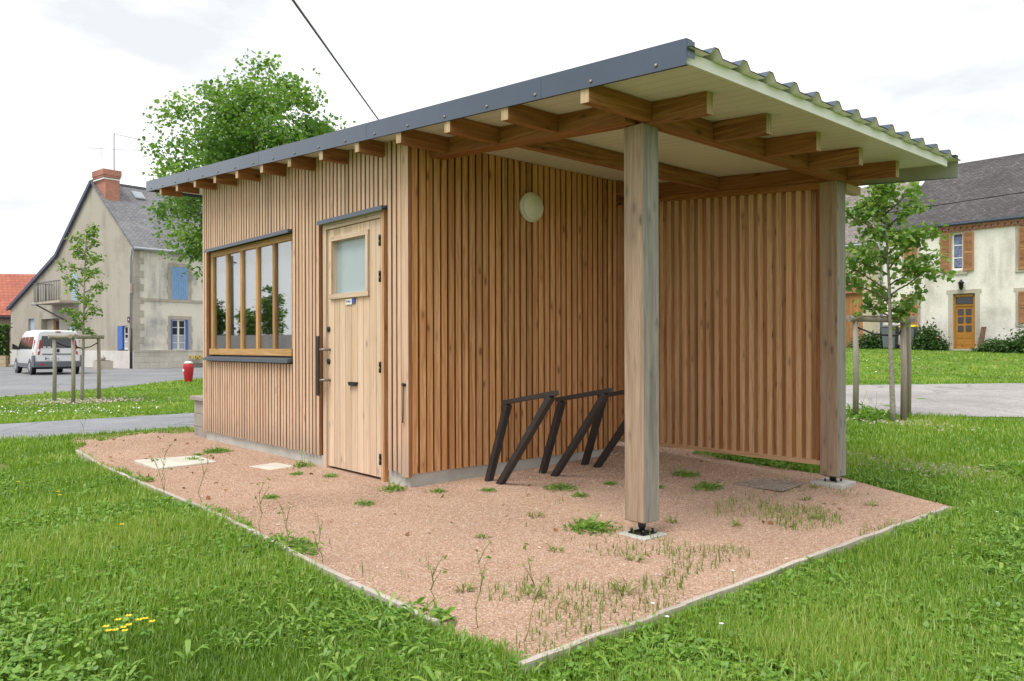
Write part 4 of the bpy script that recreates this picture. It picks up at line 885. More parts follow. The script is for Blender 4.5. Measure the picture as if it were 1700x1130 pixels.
for s in (1, -1):
    for a, b in ((.42, 1.28), (1.36, 2.1), (2.18, 2.85)):
        mb = MB(); q = [(a, s * .963, 1.13), (b, s * .963, 1.13), (b - (.12 if b > 2.5 else 0), s * .863, 1.66), (a, s * .863, 1.66)]; mb.prism(q, (0, -s * .03, 0)); mb.build('side_window', vg, van)
    mb = MB(); q = [(2.95, s * .963, 1.12), (3.55, s * .955, 1.12), (3.1, s * .868, 1.62), (2.95, s * .866, 1.64)]; mb.prism(q, (0, -s * .03, 0)); mb.build('side_window', vg, van)
    mb = MB(); mb.hexa([(-.018, s * .78, .88), (.16, s * .962, .88), (.16, s * .90, .88), (-.012, s * .72, .88), (-.018, s * .70, 1.52), (.15, s * .90, 1.52), (.15, s * .80, 1.52), (-.012, s * .64, 1.52)]); tl = mb.build('tail_light', plain('red_lens', (.45, .012, .02), .2), van)
    mb = MB(); mb.hexa([(-.022, s * .765, 1.02), (.158, s * .958, 1.02), (.158, s * .90, 1.02), (-.012, s * .72, 1.02), (-.022, s * .752, 1.12), (.154, s * .948, 1.12), (.154, s * .88, 1.12), (-.012, s * .70, 1.12)]); mb.build('reversing_lamp', M['white_plastic'], tl)
    mb = MB(); mb.hexa([(3.45, s * .95, 1.1), (3.6, s * .95, 1.1), (3.6, s * 1.17, 1.12), (3.47, s * 1.17, 1.12), (3.45, s * .95, 1.26), (3.6, s * .95, 1.26), (3.6, s * 1.16, 1.38), (3.47, s * 1.16, 1.38)]); mb.build('wing_mirror', M['black'], van, .02)
    for x in (.78, 3.85):
        wm = MB(); Mw = Matrix.Rotation(R(90), 3, 'X'); wm.lathe([(.0, -.11), (.29, -.11), (.325, -.08), (.325, .08), (.29, .11), (.0, .11)], (x, s * .86, .325), 24, Mw); wo = wm.build('wheel', M['black'], van)
        mb = MB(); mb.lathe([(.0, -.006), (.08, -.006), (.19, .0), (.205, .02)], (x, s * .975, .325), 20, Mw if s > 0 else Matrix.Rotation(R(-90), 3, 'X'))
        for k in range(5): a = k * 1.2566; mb.bar((x + .05 * math.cos(a), s * .982, .325 + .05 * math.sin(a)), (x + .19 * math.cos(a), s * .978, .325 + .19 * math.sin(a)), .03, .012, False, 0, (0, 1, 0))
        mb.build('hubcap', M['pipe'], wo)
        mb = MB(); mb.lathe([(.36, -.02), (.385, 0), (.36, .015)], (x, s * .945, .34), 24, Mw); mb.build('wheel_arch', vb, van)
mb = MB(); mb.box(-.09, .15, -.9, .9, .34, .60); mb.box(-.05, .7 - .3, .90, .965, .34, .86); mb.box(-.05, .4, -.965, -.90, .34, .86); mb.build('rear_bumper', vb, van, .03)
mb = MB(); mb.box(-.093, -.0901, -.7, -.55, .42, .5); mb.box(-.093, -.0901, .55, .7, .42, .5); mb.build('reflector', plain('red_reflector', (.3, .02, .03), .3), van)
mb = MB(); mb.box(1.15, 3.5, .951, .966, .34, .5); mb.box(1.15, 3.5, -.966, -.951, .34, .5); mb.build('sill_trim', vb, van)
mb = MB(); mb.box(-.022, .0, -.62, .62, .88, .93); mb.build('tailgate_trim', vb, van)
mb = MB(); mb.box(-.03, .0, -.055, .055, .98, 1.13); mb.build('tailgate_handle', M['black'], van, .01)
pl = MB(); pl.box(-.02, -.0, -.05 + .0, .52, .66, .78); pl = pl.build('number_plate', M['white_paint'], van)
mb = MB(); mb.box(-.0215, -.0201, .46, .51, .665, .775); mb.build('blue_strip', M['blue_plastic'], pl)
def text(s, size, M4, mat, parent, name='lettering'):
    cu = bpy.data.curves.new(name, 'FONT'); cu.body = s; cu.size = size; cu.extrude = .001; cu.align_x = 'CENTER'
    tmp = bpy.data.objects.new('tmp', cu); COL.objects.link(tmp); bpy.context.view_layer.update()
    me = bpy.data.meshes.new_from_object(tmp.evaluated_get(bpy.context.evaluated_depsgraph_get())); bpy.data.objects.remove(tmp); me.transform(M4); me.materials.clear(); me.materials.append(mat); me.name = name
    o = bpy.data.objects.new(name, me); COL.objects.link(o); o.parent = parent; return o
text('AM 307 RX', .105, Matrix.Translation((-.0216, .215, .685)) @ Matrix.Rotation(R(-90), 4, 'Z') @ Matrix.Rotation(R(90), 4, 'X'), M['black'], pl)
mb = MB(); mb.box(-.03, .02, -.1, .1, 1.85, 1.9); mb.build('brake_light', plain('brake_lens', (.2, .01, .015), .3), van)
mb = MB(); mb.box(-.0145, -.0125, .47, .58, 1.19, 1.235); mb.box(-.0145, -.0125, .28, .42, 1.19, 1.23); mb.build('stickers', M['white_paint'], van.children[1])
mb = MB(); mb.tube([(.2, .3, .3), (-.02, .3, .3)], .03, 8); mb.box(.3, 4.3, -.8, .8, .25, .36); mb.build('underbody', M['black'], van)

# ------------------------------------------------------------------ trees
def limb(mb, p, d, L, r0, r1, n=6, wob=.12, rg=None, up=.0):
    pts = [Vector(p)]; d = Vector(d).normalized()
    for i in range(n):
        d = (d + Vector(rg.normal(size=3) * wob) + Vector((0, 0, up))).normalized(); pts.append(pts[-1] + d * L / n)
    mb.tube(pts, [r0 + (r1 - r0) * i / n for i in range(n + 1)], 7, 0, True); return pts
def big_tree(name, label, cat, at, H, rad, zc, nclump, nleaf, lsize, mat, seed, group=None, csize=.5, trunk=.22):
    rg = np.random.default_rng(seed); t = thing(name, label, cat, at, rg.random() * 6 * 0, group)
    mb = MB(); tr = limb(mb, (0, 0, -.1), (0, 0, 1), H * .72, trunk, trunk * .3, 9, .05, rg)
    th = rg.random(nclump) * 2 * math.pi; cz = rg.uniform(-1, 1, nclump); rr = rg.random(nclump) ** .42; lob = 1 + .07 * np.sin(3 * th + seed) + .06 * np.sin(5 * th + 2 * cz * 3)
    sq = np.sqrt(1 - cz ** 2) ** .8
    cc = np.stack([rad[0] * rr * lob * sq * np.cos(th), rad[1] * rr * lob * sq * np.sin(th), zc + rad[2] * rr * cz * (1 + .08 * np.sin(4 * th))], 1)
    for i in range(0, nclump, max(1, nclump // 70)):
        q = Vector(cc[i]); j = min(len(tr) - 1, max(3, int(len(tr) * min(1, (q.z * .62) / (H * .72))))); s = tr[j]; mid = s.lerp(q, .5) + Vector(rg.normal(size=3) * .25) + Vector((0, 0, .15))
        mb.tube([s, s.lerp(mid, .5) + Vector((0, 0, .06)), mid, q], [trunk * .24, trunk * .17, trunk * .11, .012], 5)
    mb.build('trunk', M['bark'], t)
    ci = rg.integers(0, nclump, nleaf); pts = cc[ci] + rg.normal(size=(nleaf, 3)).clip(-1.7, 1.7) * csize * (.55 + .7 * rg.random((nclump, 1))[ci]) * np.array([1, 1, .7])
    leaf_obj('crown', pts, lsize, mat, t, rg, np.clip(.45 + .17 * rg.normal(size=nclump)[ci], 0, 1), aspect=.85)
    return t
TX, TY = -9.4, 29.
big_tree('plane_tree', 'broad full crowned tree rising behind the kiosk roof', 'tree', (TX, TY, g(TX, TY)), 11.2, (3.35, 3.3, 4.1), 7.2, 420, 46000, .125, M['tree_leaf'], 4, None, .36, .24)
def sapling(label, at, H, z0, seed, spread, nb, nleaf, lsize, tuft):
    rg = np.random.default_rng(seed); t = thing('young_tree', label, 'tree', at, 0, 'staked young trees')
    mb = MB(); tr = limb(mb, (0, 0, -.05), (0, 0, 1), H, .036, .006, 12, .014, rg)
    mb.build('trunk', M['bark_pale'], t); bb = MB(); pts = []
    for i in range(nb):
        f = (i + .5) / nb; z = z0 + (H - z0) * f; j = z / H * 12; k = min(11, int(j)); s = tr[k].lerp(tr[k + 1], j - k)
        a = i * 2.4 + rg.normal() * .5; L = spread * (.75 + 1.3 * f * (1 - f) - .35 * f) * (.65 + .6 * rg.random()) * (1 if f > .12 else .7)
        b = limb(bb, s, (math.cos(a), math.sin(a), .75), L, .012, .003, 6, .13, rg, -.05)
        for p0, p1 in zip(b[1:-1], b[2:]):
            for _ in range(nleaf): q = p0.lerp(p1, rg.random()) + Vector(rg.normal(size=3) * tuft); pts.append(q)
        for tw in range(2):
            m = b[3 + tw]; c = limb(bb, m, (math.cos(a + (1 if tw else -1)), math.sin(a + (1 if tw else -1)), .2), L * .4, .006, .002, 4, .15, rg)
            for p0 in c[1:]:
                for _ in range(nleaf): pts.append(p0 + Vector(rg.normal(size=3) * tuft))
    bb.build('branches', M['bark'], t); leaf_obj('crown', np.array([tuple(p) for p in pts]), lsize, M['lime_leaf'], t, rg, aspect=.85, up=.25); return t
sapling('slim young tree tied to stakes on the verge in front of the beige gable', (-8.62, 15.65, 0), 3.5, 1.3, 21, .52, 20, 5, .058, .045)
zt = g(4.8, 9.85); sapling('leafy young tree tied to stakes on the right lawn before the pale house', (4.8, 9.85, zt), 3.0, 1.3, 22, .76, 26, 9, .064, .05)
def stakes(label, P, zr_, tree, Hs, rails):
    cx, cy = P[0][0], P[0][1]; t = thing('tree_stakes', label, 'tree stakes', (cx, cy, g(cx, cy)), 0, 'three post tree guards')
    tops = []
    for (x, y) in P:
        z = g(x, y) - g(cx, cy); mb = MB(); mb.tube([(x - cx, y - cy, z - .1), (x - cx + .01, y - cy, z + Hs * .5), (x - cx, y - cy, z + Hs)], [.037, .036, .034], 10); mb.build('stake', M['stake_wood'], t); tops.append(Vector((x - cx, y - cy, z + Hs - .075)))
    for a, b in rails:
        d = (tops[b] - tops[a]).normalized(); o = Vector((0, 0, .0)); mb = MB(); mb.tube([tops[a] - d * .1 + Vector((0, 0, .045)), tops[b] + d * .1 + Vector((0, 0, .045))], .042, 10); mb.build('rail', M['stake_wood'], t)
    tv = Vector((tree[0] - cx, tree[1] - cy, Hs - .26))
    for p in tops:
        q = p - Vector((0, 0, .06)); mid = q.lerp(tv, .5) - Vector((0, 0, .035)); mb = MB(); mb.tube([q, mid, tv], .012, 6); mb.build('strap', M['black'], t)
stakes('three grey stakes with top rails around the left young tree', [(-9.0, 15.36), (-8.45, 15.97), (-8.4, 14.95)], 0, (-8.62, 15.65), 1.33, [(0, 1), (0, 2), (2, 1)])
stakes('three grey stakes with top rails around the right young tree', [(4.46, 10.15), (5.3, 10.46), (4.93, 9.85)], 0, (4.8, 9.85), 1.34, [(0, 1), (0, 2), (2, 1)])
# things across the street that the shelter's window mirrors
big_tree('broadleaf_tree', 'tall round tree across the street mirrored at the door end of the kiosk window', 'tree', (-53.6, 30.6, 0), 6.6, (.9, .9, 2.2), 3.6, 60, 2000, .2, M['tree_leaf'], 41, 'trees across the street', .3, .14)
big_tree('broadleaf_tree', 'low broad tree across the street mirrored beside the pole in the kiosk window', 'tree', (-52.6, 32.0, 0), 4.9, (.6, .7, 1.5), 2.7, 50, 1500, .2, M['tree_leaf'], 42, 'trees across the street', .3, .12)
big_tree('broadleaf_tree', 'small tree across the street mirrored at the far end of the kiosk window', 'tree', (-51.2, 34.2, 0), 4.4, (1.1, 1.1, 1.7), 2.8, 50, 2400, .2, M['bush_leaf'], 43, 'trees across the street', .3, .12)
mb = MB(); mb.tube([(0, 0, -.2), (0, 0, 8.0)], [.17, .12], 10); mb.box(-.7, .7, -.05, .05, 7.5, 7.6); o = mb.build('utility_pole', M['bark'], None); o.location = (-51.6, 32.9, 0); tag(o, 'wooden utility pole across the street mirrored in the kiosk window', 'pole')
mb = MB(); mb.box(-7, 7, -.15, .15, -.1, 1.9); o = mb.build('garden_wall', M['lh_white'], None); o.location = (-48.5, 31.5, 0); o.rotation_euler = (0, 0, R(110)); tag(o, 'pale garden wall across the street mirrored in the kiosk window', 'wall')
# cables
def cable(label, p, q, sag, rad):
    p, q = Vector(p), Vector(q); pts = [p.lerp(q, i / 24) - Vector((0, 0, sag * 4 * (i / 24) * (1 - i / 24))) for i in range(25)]
    mb = MB(); mb.tube(pts, rad, 6); o = mb.build('overhead_cable', M['black'], None); tag(o, label, 'cable'); return o
cable('thick twisted black cable running down behind the kiosk roof', (-3.1, 7.5, 5.85), (-4.06, 40, 8.95), .06, .021)
cable('thin black cable crossing in front of the dark tiled roof', (6.45, 34, 5.42), (21.7, 11, 5.45), .05, .016)

# ------------------------------------------------------------------ lawn: blades, broad leaves, clover, daisies
HUTP = [wor(-LN - .1, -.05), wor(0, -.05), wor(0, WD + .05), wor(-LN - .1, WD + .05)]
def lawn_mask(X, Y, edge=.0):
    ok = ~inside(PATH, X, Y) & ~inside(ROADL, X, Y) & ~inside(ROADR, X, Y) & ~inside(HUTP, X, Y)
    lx, ly = loc(X, Y)
    wig = .05 * np.sin(lx * 5.3) + .04 * np.sin(ly * 7.1 + 1) + .03 * np.sin(lx * 13 + ly * 11)
    gr = (inside(GRAVEL, X, Y) & ~(ly < GV0 + .38 * np.clip((-2.3 - lx) / 3, 0, 1) - .03 + .6 * wig + .05 * np.sin(lx * 2.3 + .4) + .04 * np.sin(lx * 5.1)) & ~((lx < G0 + .45 + wig * 2.5 + .2 * np.sin(ly * 4)) & (ly < .3))) | ((np.abs(ly - GV0) < .04) & (lx > -3.9) & (lx < 2.5) & (lowf(X * 1.9 + 1, Y * 2.1) < .5)) | ((np.abs(lx - G1) < .035) & (ly > GV0) & (ly < 2.5) & (lowf(X * 3.1, Y * 2.7) < .5))
    ok &= ~gr
    x2, y2 = X - 17.9, Y - 31; a, b = s_ * x2 - c_ * y2, c_ * x2 + s_ * y2; ok &= ~((b > -.05))  # behind the right-hand house line
    return ok
def scatter(n, r0, r1, half=R(56), rg=rng):
    th = rg.uniform(-half, half, n); rr = np.sqrt(rg.uniform(r0 ** 2, r1 ** 2, n)); X, Y = rr * np.sin(th), rr * np.cos(th)
    k = lawn_mask(X, Y); return X[k], Y[k]
def lowf(X, Y): return .5 + .22 * np.sin(X * 1.7 + 1.3 * np.sin(Y * 1.1)) + .18 * np.sin(Y * 2.3 + X * .9) + .14 * np.sin(X * 4.1 - Y * 3.3)
def blades(X, Y, L, w, rg):
    n = len(X); z = gz(X, Y); yaw = rg.uniform(0, 2 * np.pi, n); lean = np.abs(rg.normal(0, .55, n)).clip(0, 1.3)
    lf = lowf(X, Y); Ls = L * (.55 + .9 * rg.random(n)) * (.65 + .7 * lf); ws = w * (.6 + .8 * rg.random(n))
    d = np.stack([np.cos(yaw), np.sin(yaw), np.zeros(n)], 1); p = np.stack([-np.sin(yaw), np.cos(yaw), np.zeros(n)], 1) * ws[:, None] * .5
    b = np.stack([X, Y, z - .005], 1); up = np.array([0, 0, 1.]); c1, s1 = np.cos(lean * .45), np.sin(lean * .45); c2, s2 = np.cos(lean * 1.25), np.sin(lean * 1.25)
    m = b + (d * s1[:, None] + up * c1[:, None]) * (Ls * .55)[:, None]; t = m + (d * s2[:, None] + up * c2[:, None]) * (Ls * .5)[:, None]
    v = np.stack([b - p, b + p, m + p * .85, m - p * .85, t], 1).reshape(-1, 3)
    i = np.arange(n)[:, None] * 5; lp = np.concatenate([i + np.array([0, 1, 2, 3]), i + np.array([3, 2, 4])], 1).ravel(); fn = np.tile([4, 3], n)
    tone = np.clip(.05 + .6 * lf + rg.normal(0, .17, n) + .45 * (rg.random(n) > .9), 0, 1); return v, fn, lp, np.repeat(tone, 2)
parts = []
for r0, r1, n, L, w in ((.35, 1.6, 30000, .055, .0055), (1.6, 3.4, 240000, .058, .0048), (3.4, 5.2, 215000, .060, .0058), (5.2, 8, 190000, .060, .008), (8, 12, 150000, .055, .012), (12, 20, 150000, .045, .02), (20, 46, 165000, .045, .045)):
    X, Y = scatter(n, r0, r1); q_ = np.sin(X * 2.6 + 1.7 * np.sin(Y * 1.9 + 1)) + np.sin(Y * 3.1 - 1.3 * np.sin(X * 2.2)) + .6 * np.sin(X * 7.3 + Y * 5.1); k = rng.random(len(X)) > np.clip((q_ - 1.0) * .9, 0, .88); X, Y = X[k], Y[k]; parts.append(blades(X, Y, L, w, rng))
def join(parts):
    off = 0; V, Fn, Lp, T = [], [], [], []
    for v, fn, lp, t in parts: V.append(v); Fn.append(fn); Lp.append(lp + off); T.append(t); off += len(v)
    return np.concatenate(V), np.concatenate(Fn), np.concatenate(Lp), np.concatenate(T)
o = np_mesh('grass', *join(parts), M['grass']); tag(o, 'short green grass of the lawns and verges', 'grass', kind='stuff')
# broad leaf rosettes (dandelion, plantain)
def rosette_leaves(cx, cy, L, w, nl, rg, zoff=0., rise=.5):
    out = []
    for x, y in zip(cx, cy):
        k = rg.integers(max(3, nl - 2), nl + 3); a0 = rg.random() * 6.28; z = g(x, y) + zoff
        for j in range(k):
            a = a0 + j * 6.28 / k + rg.normal() * .3; l = L * (.6 + .8 * rg.random()); ww = w * (.7 + .6 * rg.random()); e = rise * (.5 + rg.random()); out.append((x, y, z, a, l, ww, e))
    A = np.array(out); n = len(A); d = np.stack([np.cos(A[:, 3]), np.sin(A[:, 3]), np.zeros(n)], 1); p = np.stack([-np.sin(A[:, 3]), np.cos(A[:, 3]), np.zeros(n)], 1) * A[:, 5:6] * .5
    b = A[:, :3]; up = np.array([0, 0, 1.]); l = A[:, 4:5]; e = A[:, 6:7]
    m1 = b + d * l * .3 + up * l * e * .6; m2 = b + d * l * .68 + up * l * e * .95; m3 = b + d * l * .9 + up * l * e * .93; t = b + d * l + up * l * e * .85
    v = np.stack([b - p * .25, b + p * .25, m1 + p * .75, m1 - p * .75, m2 + p, m2 - p, m3 + p * .62, m3 - p * .62, t], 1).reshape(-1, 3); i = np.arange(n)[:, None] * 9
    lp = np.concatenate([i + np.array([0, 1, 2, 3]), i + np.array([3, 2, 4, 5]), i + np.array([5, 4, 6, 7]), i + np.array([7, 6, 8])], 1).ravel()
    return v, np.tile([4, 4, 4, 3], n), lp, np.repeat(np.clip(rg.beta(2, 2, n), 0, 1), 4)
pr = []
X, Y = scatter(6600, 1.2, 4.2); k = lowf(X * 1.9 + 2, Y * 1.7) > .3; pr.append(rosette_leaves(X[k], Y[k], .052, .0115, 7, rng, .005, .55))
X, Y = scatter(7000, 4.2, 8.); k = lowf(X * 1.9 + 2, Y * 1.7) > .3; pr.append(rosette_leaves(X[k], Y[k], .06, .0135, 7, rng, .005, .45))
X, Y = scatter(420, 1.7, 7.); pr.append(rosette_leaves(X, Y, .08, .017, 6, rng, .005, .55))
o = np_mesh('broadleaf_weeds', *join(pr), M['weed']); tag(o, 'dandelion and plantain leaves growing through the lawn', 'weeds', kind='stuff')
# clover: flat leaflets
def discs(X, Y, Z, rad, n, rg, tilt=.35, tone=(2, 2)):
    N_ = len(X); nx, ny = rg.normal(0, tilt, N_), rg.normal(0, tilt, N_); a = np.arange(n) * 2 * np.pi / n + rg.uniform(0, 6, (N_, 1)); R_ = (rad * (.6 + .8 * rg.random(N_)))[:, None]
    px, py = np.cos(a) * R_, np.sin(a) * R_; v = np.stack([X[:, None] + px, Y[:, None] + py, Z[:, None] + px * nx[:, None] + py * ny[:, None]], -1).reshape(-1, 3)
    return v, np.full(N_, n), np.arange(N_ * n), rg.beta(*tone, N_)
X, Y = scatter(33000, 1.2, 6.); k = lowf(X * 1.3 + 4, Y * 1.2) > .42; X, Y = X[k], Y[k]; ph = rng.uniform(0, 6.28, len(X)); Z = gz(X, Y) + rng.uniform(.02, .06, len(X)); pr = []
for j in range(3): pr.append(discs(X + .010 * np.cos(ph + j * 2.1), Y + .010 * np.sin(ph + j * 2.1), Z, .0085, 6, rng))
o = np_mesh('clover_leaves', *join(pr), M['weed']); tag(o, 'clover leaves carpeting the near lawn', 'clover', kind='stuff')
# daisies on the far verge and a few clover heads on the right lawn
dd_ = rng.random((360, 2)); X = -9.6 + dd_[:, 0] * 3.4 + rng.normal(0, .15, 360); Y = 12.4 + (dd_[:, 0]) * 1.0 + rng.normal(0, .45, 360); k = lawn_mask(X, Y); X, Y = X[k], Y[k]
pr = [discs(X, Y, gz(X, Y) + rng.uniform(.035, .06, len(X)), .0105, 7, rng, .4)]
X = 6.5 + rng.random(60) * 8; Y = 17 + rng.random(60) * 9; pr.append(discs(X, Y, gz(X, Y) + .05, .017, 6, rng, .4))
o = np_mesh('white_daisies', *join(pr), M['petal_white']); tag(o, 'scattered white daisies on the verge before the left young tree', 'daisies', kind='stuff')
# loose gravel grains near the camera and mixed sprouts
def octa(X, Y, Z, r, rg):
    n = len(X); D = np.array([[1, 0, 0], [0, 1, 0], [-1, 0, 0], [0, -1, 0], [0, 0, 1], [0, 0, -1.]]); a = rg.uniform(0, 6.28, n); ca, sa = np.cos(a), np.sin(a); s3 = rg.uniform(.6, 1.35, (n, 3)) * r
    P = D[None] * s3[:, None, :]; P += rg.normal(0, .16, P.shape) * r; x = P[..., 0] * ca[:, None] - P[..., 1] * sa[:, None]; y = P[..., 0] * sa[:, None] + P[..., 1] * ca[:, None]
    v = np.stack([x + X[:, None], y + Y[:, None], P[..., 2] * .8 + Z[:, None]], -1).reshape(-1, 3); F = np.array([[0, 1, 4], [1, 2, 4], [2, 3, 4], [3, 0, 4], [1, 0, 5], [2, 1, 5], [3, 2, 5], [0, 3, 5]])
    return v, np.full(8 * n, 3), (np.arange(n)[:, None, None] * 6 + F[None]).ravel(), np.repeat(rg.random(n), 8)
def stonemat(name, stops):
    m = NT(name); return m.done(m.ramp(m.attr(), stops), .9, 0, .2)
M['grain'] = stonemat('gravel_grain', [(0, (.38, .25, .175)), (.35, (.465, .31, .222)), (.7, (.545, .38, .282)), (.93, (.64, .51, .43)), (1, (.42, .35, .31))])
def in_gravel(n, x0, x1, y0, y1):
    lx = rng.uniform(x0, x1, n); ly = rng.uniform(y0, y1, n); X, Y = wor(lx, ly); X, Y = np.asarray(X), np.asarray(Y); k = inside(GRAVEL, X, Y) & ~inside(HUTP, X, Y); return X[k], Y[k]
pr = []
for n, b, rr_2 in ((62000, (-.6, 2.92, -1.48, 1.2), .0042), (30000, (-3, -.6, -1.48, 0), .0046), (30000, (-.2, 2.9, 1.2, 3.1), .0048), (12000, (-5.6, -3, -1.4, 1), .0055)):
    X, Y = in_gravel(n, *b); pr.append(octa(X, Y, gz(X, Y) + .013, rr_2, rng))
o = np_mesh('gravel_stones', *join(pr), M['grain']); tag(o, 'loose pink gravel grains spread over the yard', 'gravel', kind='stuff')
pr = []
X, Y = in_gravel(60, -.6, 2.9, -1.4, 3.); pr.append(discs(X, Y, gz(X, Y) + .02, .014, 5, rng, .5)); X, Y = in_gravel(40, -5, -.6, -1.4, 0); pr.append(discs(X, Y, gz(X, Y) + .02, .014, 5, rng, .5))
o = np_mesh('dry_leaves', *join(pr), stonemat('dry_leaf', [(0, (.16, .06, .03)), (.5, (.28, .14, .07)), (1, (.42, .3, .16))])); tag(o, 'dry brown leaf litter scattered on the gravel', 'leaf litter', kind='stuff')
X, Y = in_gravel(420, -4, 2.9, -1.45, 3.); o = np_mesh('pebbles', *octa(X, Y, gz(X, Y) + .016, .010, rng), M['grain']); tag(o, 'larger loose pebbles on the gravel yard', 'pebbles', kind='stuff')
# stony bare strip on the right lawn, chips round the left tree
pr = []
for cx, cy, sx, sy, n in ((4.0, 6.85, .55, .16, 900), (4.9, 6.35, .5, .14, 600), (4.85, 9.75, .3, .2, 200), (-8.6, 15.55, .55, .45, 500), (3.2, 7.6, .25, .1, 150)):
    X = cx + rng.normal(0, sx, n); Y = cy - .45 * (X - cx) * (cx > 3 and cx < 6) + rng.normal(0, sy, n); pr.append(octa(X, Y, gz(X, Y) + .03, .022 if cy > 9 else .016, rng))
o = np_mesh('stone_chips', *join(pr), stonemat('stone_chip', [(0, (.25, .2, .16)), (.5, (.42, .36, .3)), (1, (.6, .55, .5))])); tag(o, 'stony chips on bare patches of the lawn', 'stones', kind='stuff')
X, Y = wor(rng.normal(2.5, .40, 5200), rng.uniform(-1.4, 2.7, 5200)); k = inside(GRAVEL, X, Y) & (lowf(X * 2.2, Y * 2.4) > .60); X, Y = X[k], Y[k]; v1 = blades(X, Y, .055, .006, rng)
X, Y = wor(rng.uniform(-.2, 2.8, 500), rng.uniform(-1.3, 2.6, 500)); k = inside(GRAVEL, X, Y) & ~inside(HUTP, X, Y) & (lowf(X * 3, Y * 3) > .7); v2 = blades(X[k], Y[k], .045, .006, rng)
o = np_mesh('grass_sprouts', *join([v1, v2]), M['dryweed']); tag(o, 'thin yellowish grass sprouting through the gravel', 'grass', kind='stuff')
# weeds in the gravel: each tuft a thing
TUFT = 'small green weed tuft sprouting from the pink gravel'
def tuft(lx, ly, L, nb, rad, label, mat='weed', group='weed tufts in the gravel', tall=0, broad=True):
    X, Y = wor(lx, ly); t = thing('weed_tuft', label, 'weed', (X, Y, g(X, Y) + .01), 0, group); rg = np.random.default_rng(int(abs(lx * 977 + ly * 631)) + 3)
    if broad:
        m_ = nb * 5; a = rg.uniform(0, 6.28, m_); ar = rg.integers(0, 9, m_); a = ar * .7 + rg.normal(0, .16, m_) + lx * 9; rr = (rad + L * .8) * rg.random(m_) ** .7; hz = L * (.12 + .5 * rg.random(m_)) * (1 - .55 * rr / (rad + L))
        P = np.stack([rr * np.cos(a), rr * np.sin(a), hz * (.35 + .3 * (ar % 3))], 1); leaf_obj('leaves', P, max(.018, L * .26), M[mat], t, rg, None, aspect=.42, up=.35)
        mb = MB()
        for k in range(9): e = (rad + L * .7) * .9; mb.tube([(0, 0, 0), (e * .5 * math.cos(k * .7 + lx * 9), e * .5 * math.sin(k * .7 + lx * 9), L * .28), (e * math.cos(k * .7 + lx * 9), e * math.sin(k * .7 + lx * 9), L * .2)], [.003, .002, .001], 4)
        mb.build('runners', M[mat], t)
    n = nb if not broad else nb // 3
    a = rg.uniform(0, 6.28, n); rr = rad * np.sqrt(rg.random(n)); bx, by = rr * np.cos(a), rr * np.sin(a); yaw = a + rg.normal(0, .6, n); l = L * (.5 + .8 * rg.random(n)) * .8; e = rg.uniform(.3, 1.3, n)
    d = np.stack([np.cos(yaw), np.sin(yaw), np.zeros(n)], 1); p = np.stack([-np.sin(yaw), np.cos(yaw), np.zeros(n)], 1) * (.005 if broad else .004) * (.6 + .8 * rg.random((n, 1))); b = np.stack([bx, by, np.zeros(n)], 1); up = np.array([0, 0, 1.])
    m = b + d * (l * .5)[:, None] + up * (l * e * .6)[:, None]; tp = b + d * l[:, None] + up * (l * e * .75)[:, None]; v = np.stack([b - p * .4, b + p * .4, m + p, m - p, tp], 1).reshape(-1, 3); i = np.arange(n)[:, None] * 5
    lp = np.concatenate([i + np.array([0, 1, 2, 3]), i + np.array([3, 2, 4])], 1).ravel(); np_mesh('blades', v, np.tile([4, 3], n), lp, np.repeat(rg.beta(2, 2, n), 2), M[mat], t)
    if tall:
        mb = MB()
        for q in range(3): x, y = rg.normal(0, rad * .4, 2); mb.tube([(x, y, 0), (x * 1.3, y * 1.3, tall * .5), (x * 1.3 + rg.normal() * .02, y * 1.3, tall)], [.003, .002, .0015], 4)
        mb.build('stems', M[mat], t)
    return t
def T(px): return px
tuft(1.70, .20, .11, 70, .08, 'biggest ragged grass clump beside the front timber post', 'weed', None, .12)
tuft(.72, .92, .09, 40, .06, 'flat feathery dark green weed in the gravel before the bike racks', 'weed', None)
tuft(-3.0, -.32, .09, 80, .07, 'low round dark green weed cushion in the gravel below the window', 'weed', None)
tuft(1.42, 1.86, .09, 50, .06, 'dark green weed clump in the gravel just in front of the drain grate', 'weed', None)
tuft(1.02, 2.12, .09, 45, .05, 'bright weed clump in the gravel near the louvred screen', 'weed', None)
tuft(-.02, -.14, .09, 30, .04, 'small upright weed at the concrete corner beside the door jamb', 'weed', None, .1)
tuft(-2.52, -.72, .08, 40, .04, 'small weed growing over the front rim of the larger concrete slab', 'weed', None)
tuft(-1.5, -.12, .10, 20, .03, 'thin upright weed against the concrete base left of the door', 'weed', None, .17)
for lx, ly, L in ((.28, -.55, .09), (.25, .1, .06), (1.0, .85, .07), (.85, 1.35, .06), (1.9, -.3, .08), (1.45, -.45, .07), (1.25, .15, .08), (2.2, 1.0, .09), (2.45, 1.6, .1), (1.15, 1.55, .08), (.45, .42, .07), (2.3, -.1, .09), (1.9, .75, .07), (-.85, -.2, .07), (-1.15, -.35, .06), (2.5, 2.3, .08), (-2.9, -.55, .05), (.75, 1.75, .06), (2.1, 2.1, .09), (1.95, 2.55, .07), (-.35, -.95, .06), (2.35, -.9, .1), (2.6, -.55, .1), (2.1, -1.1, .09)):
    tuft(lx, ly, L * .75, 24, .03, TUFT, 'dryweed' if lx > 1.2 else 'weed', 'weed tufts in the gravel', 0, lx < 1.2)
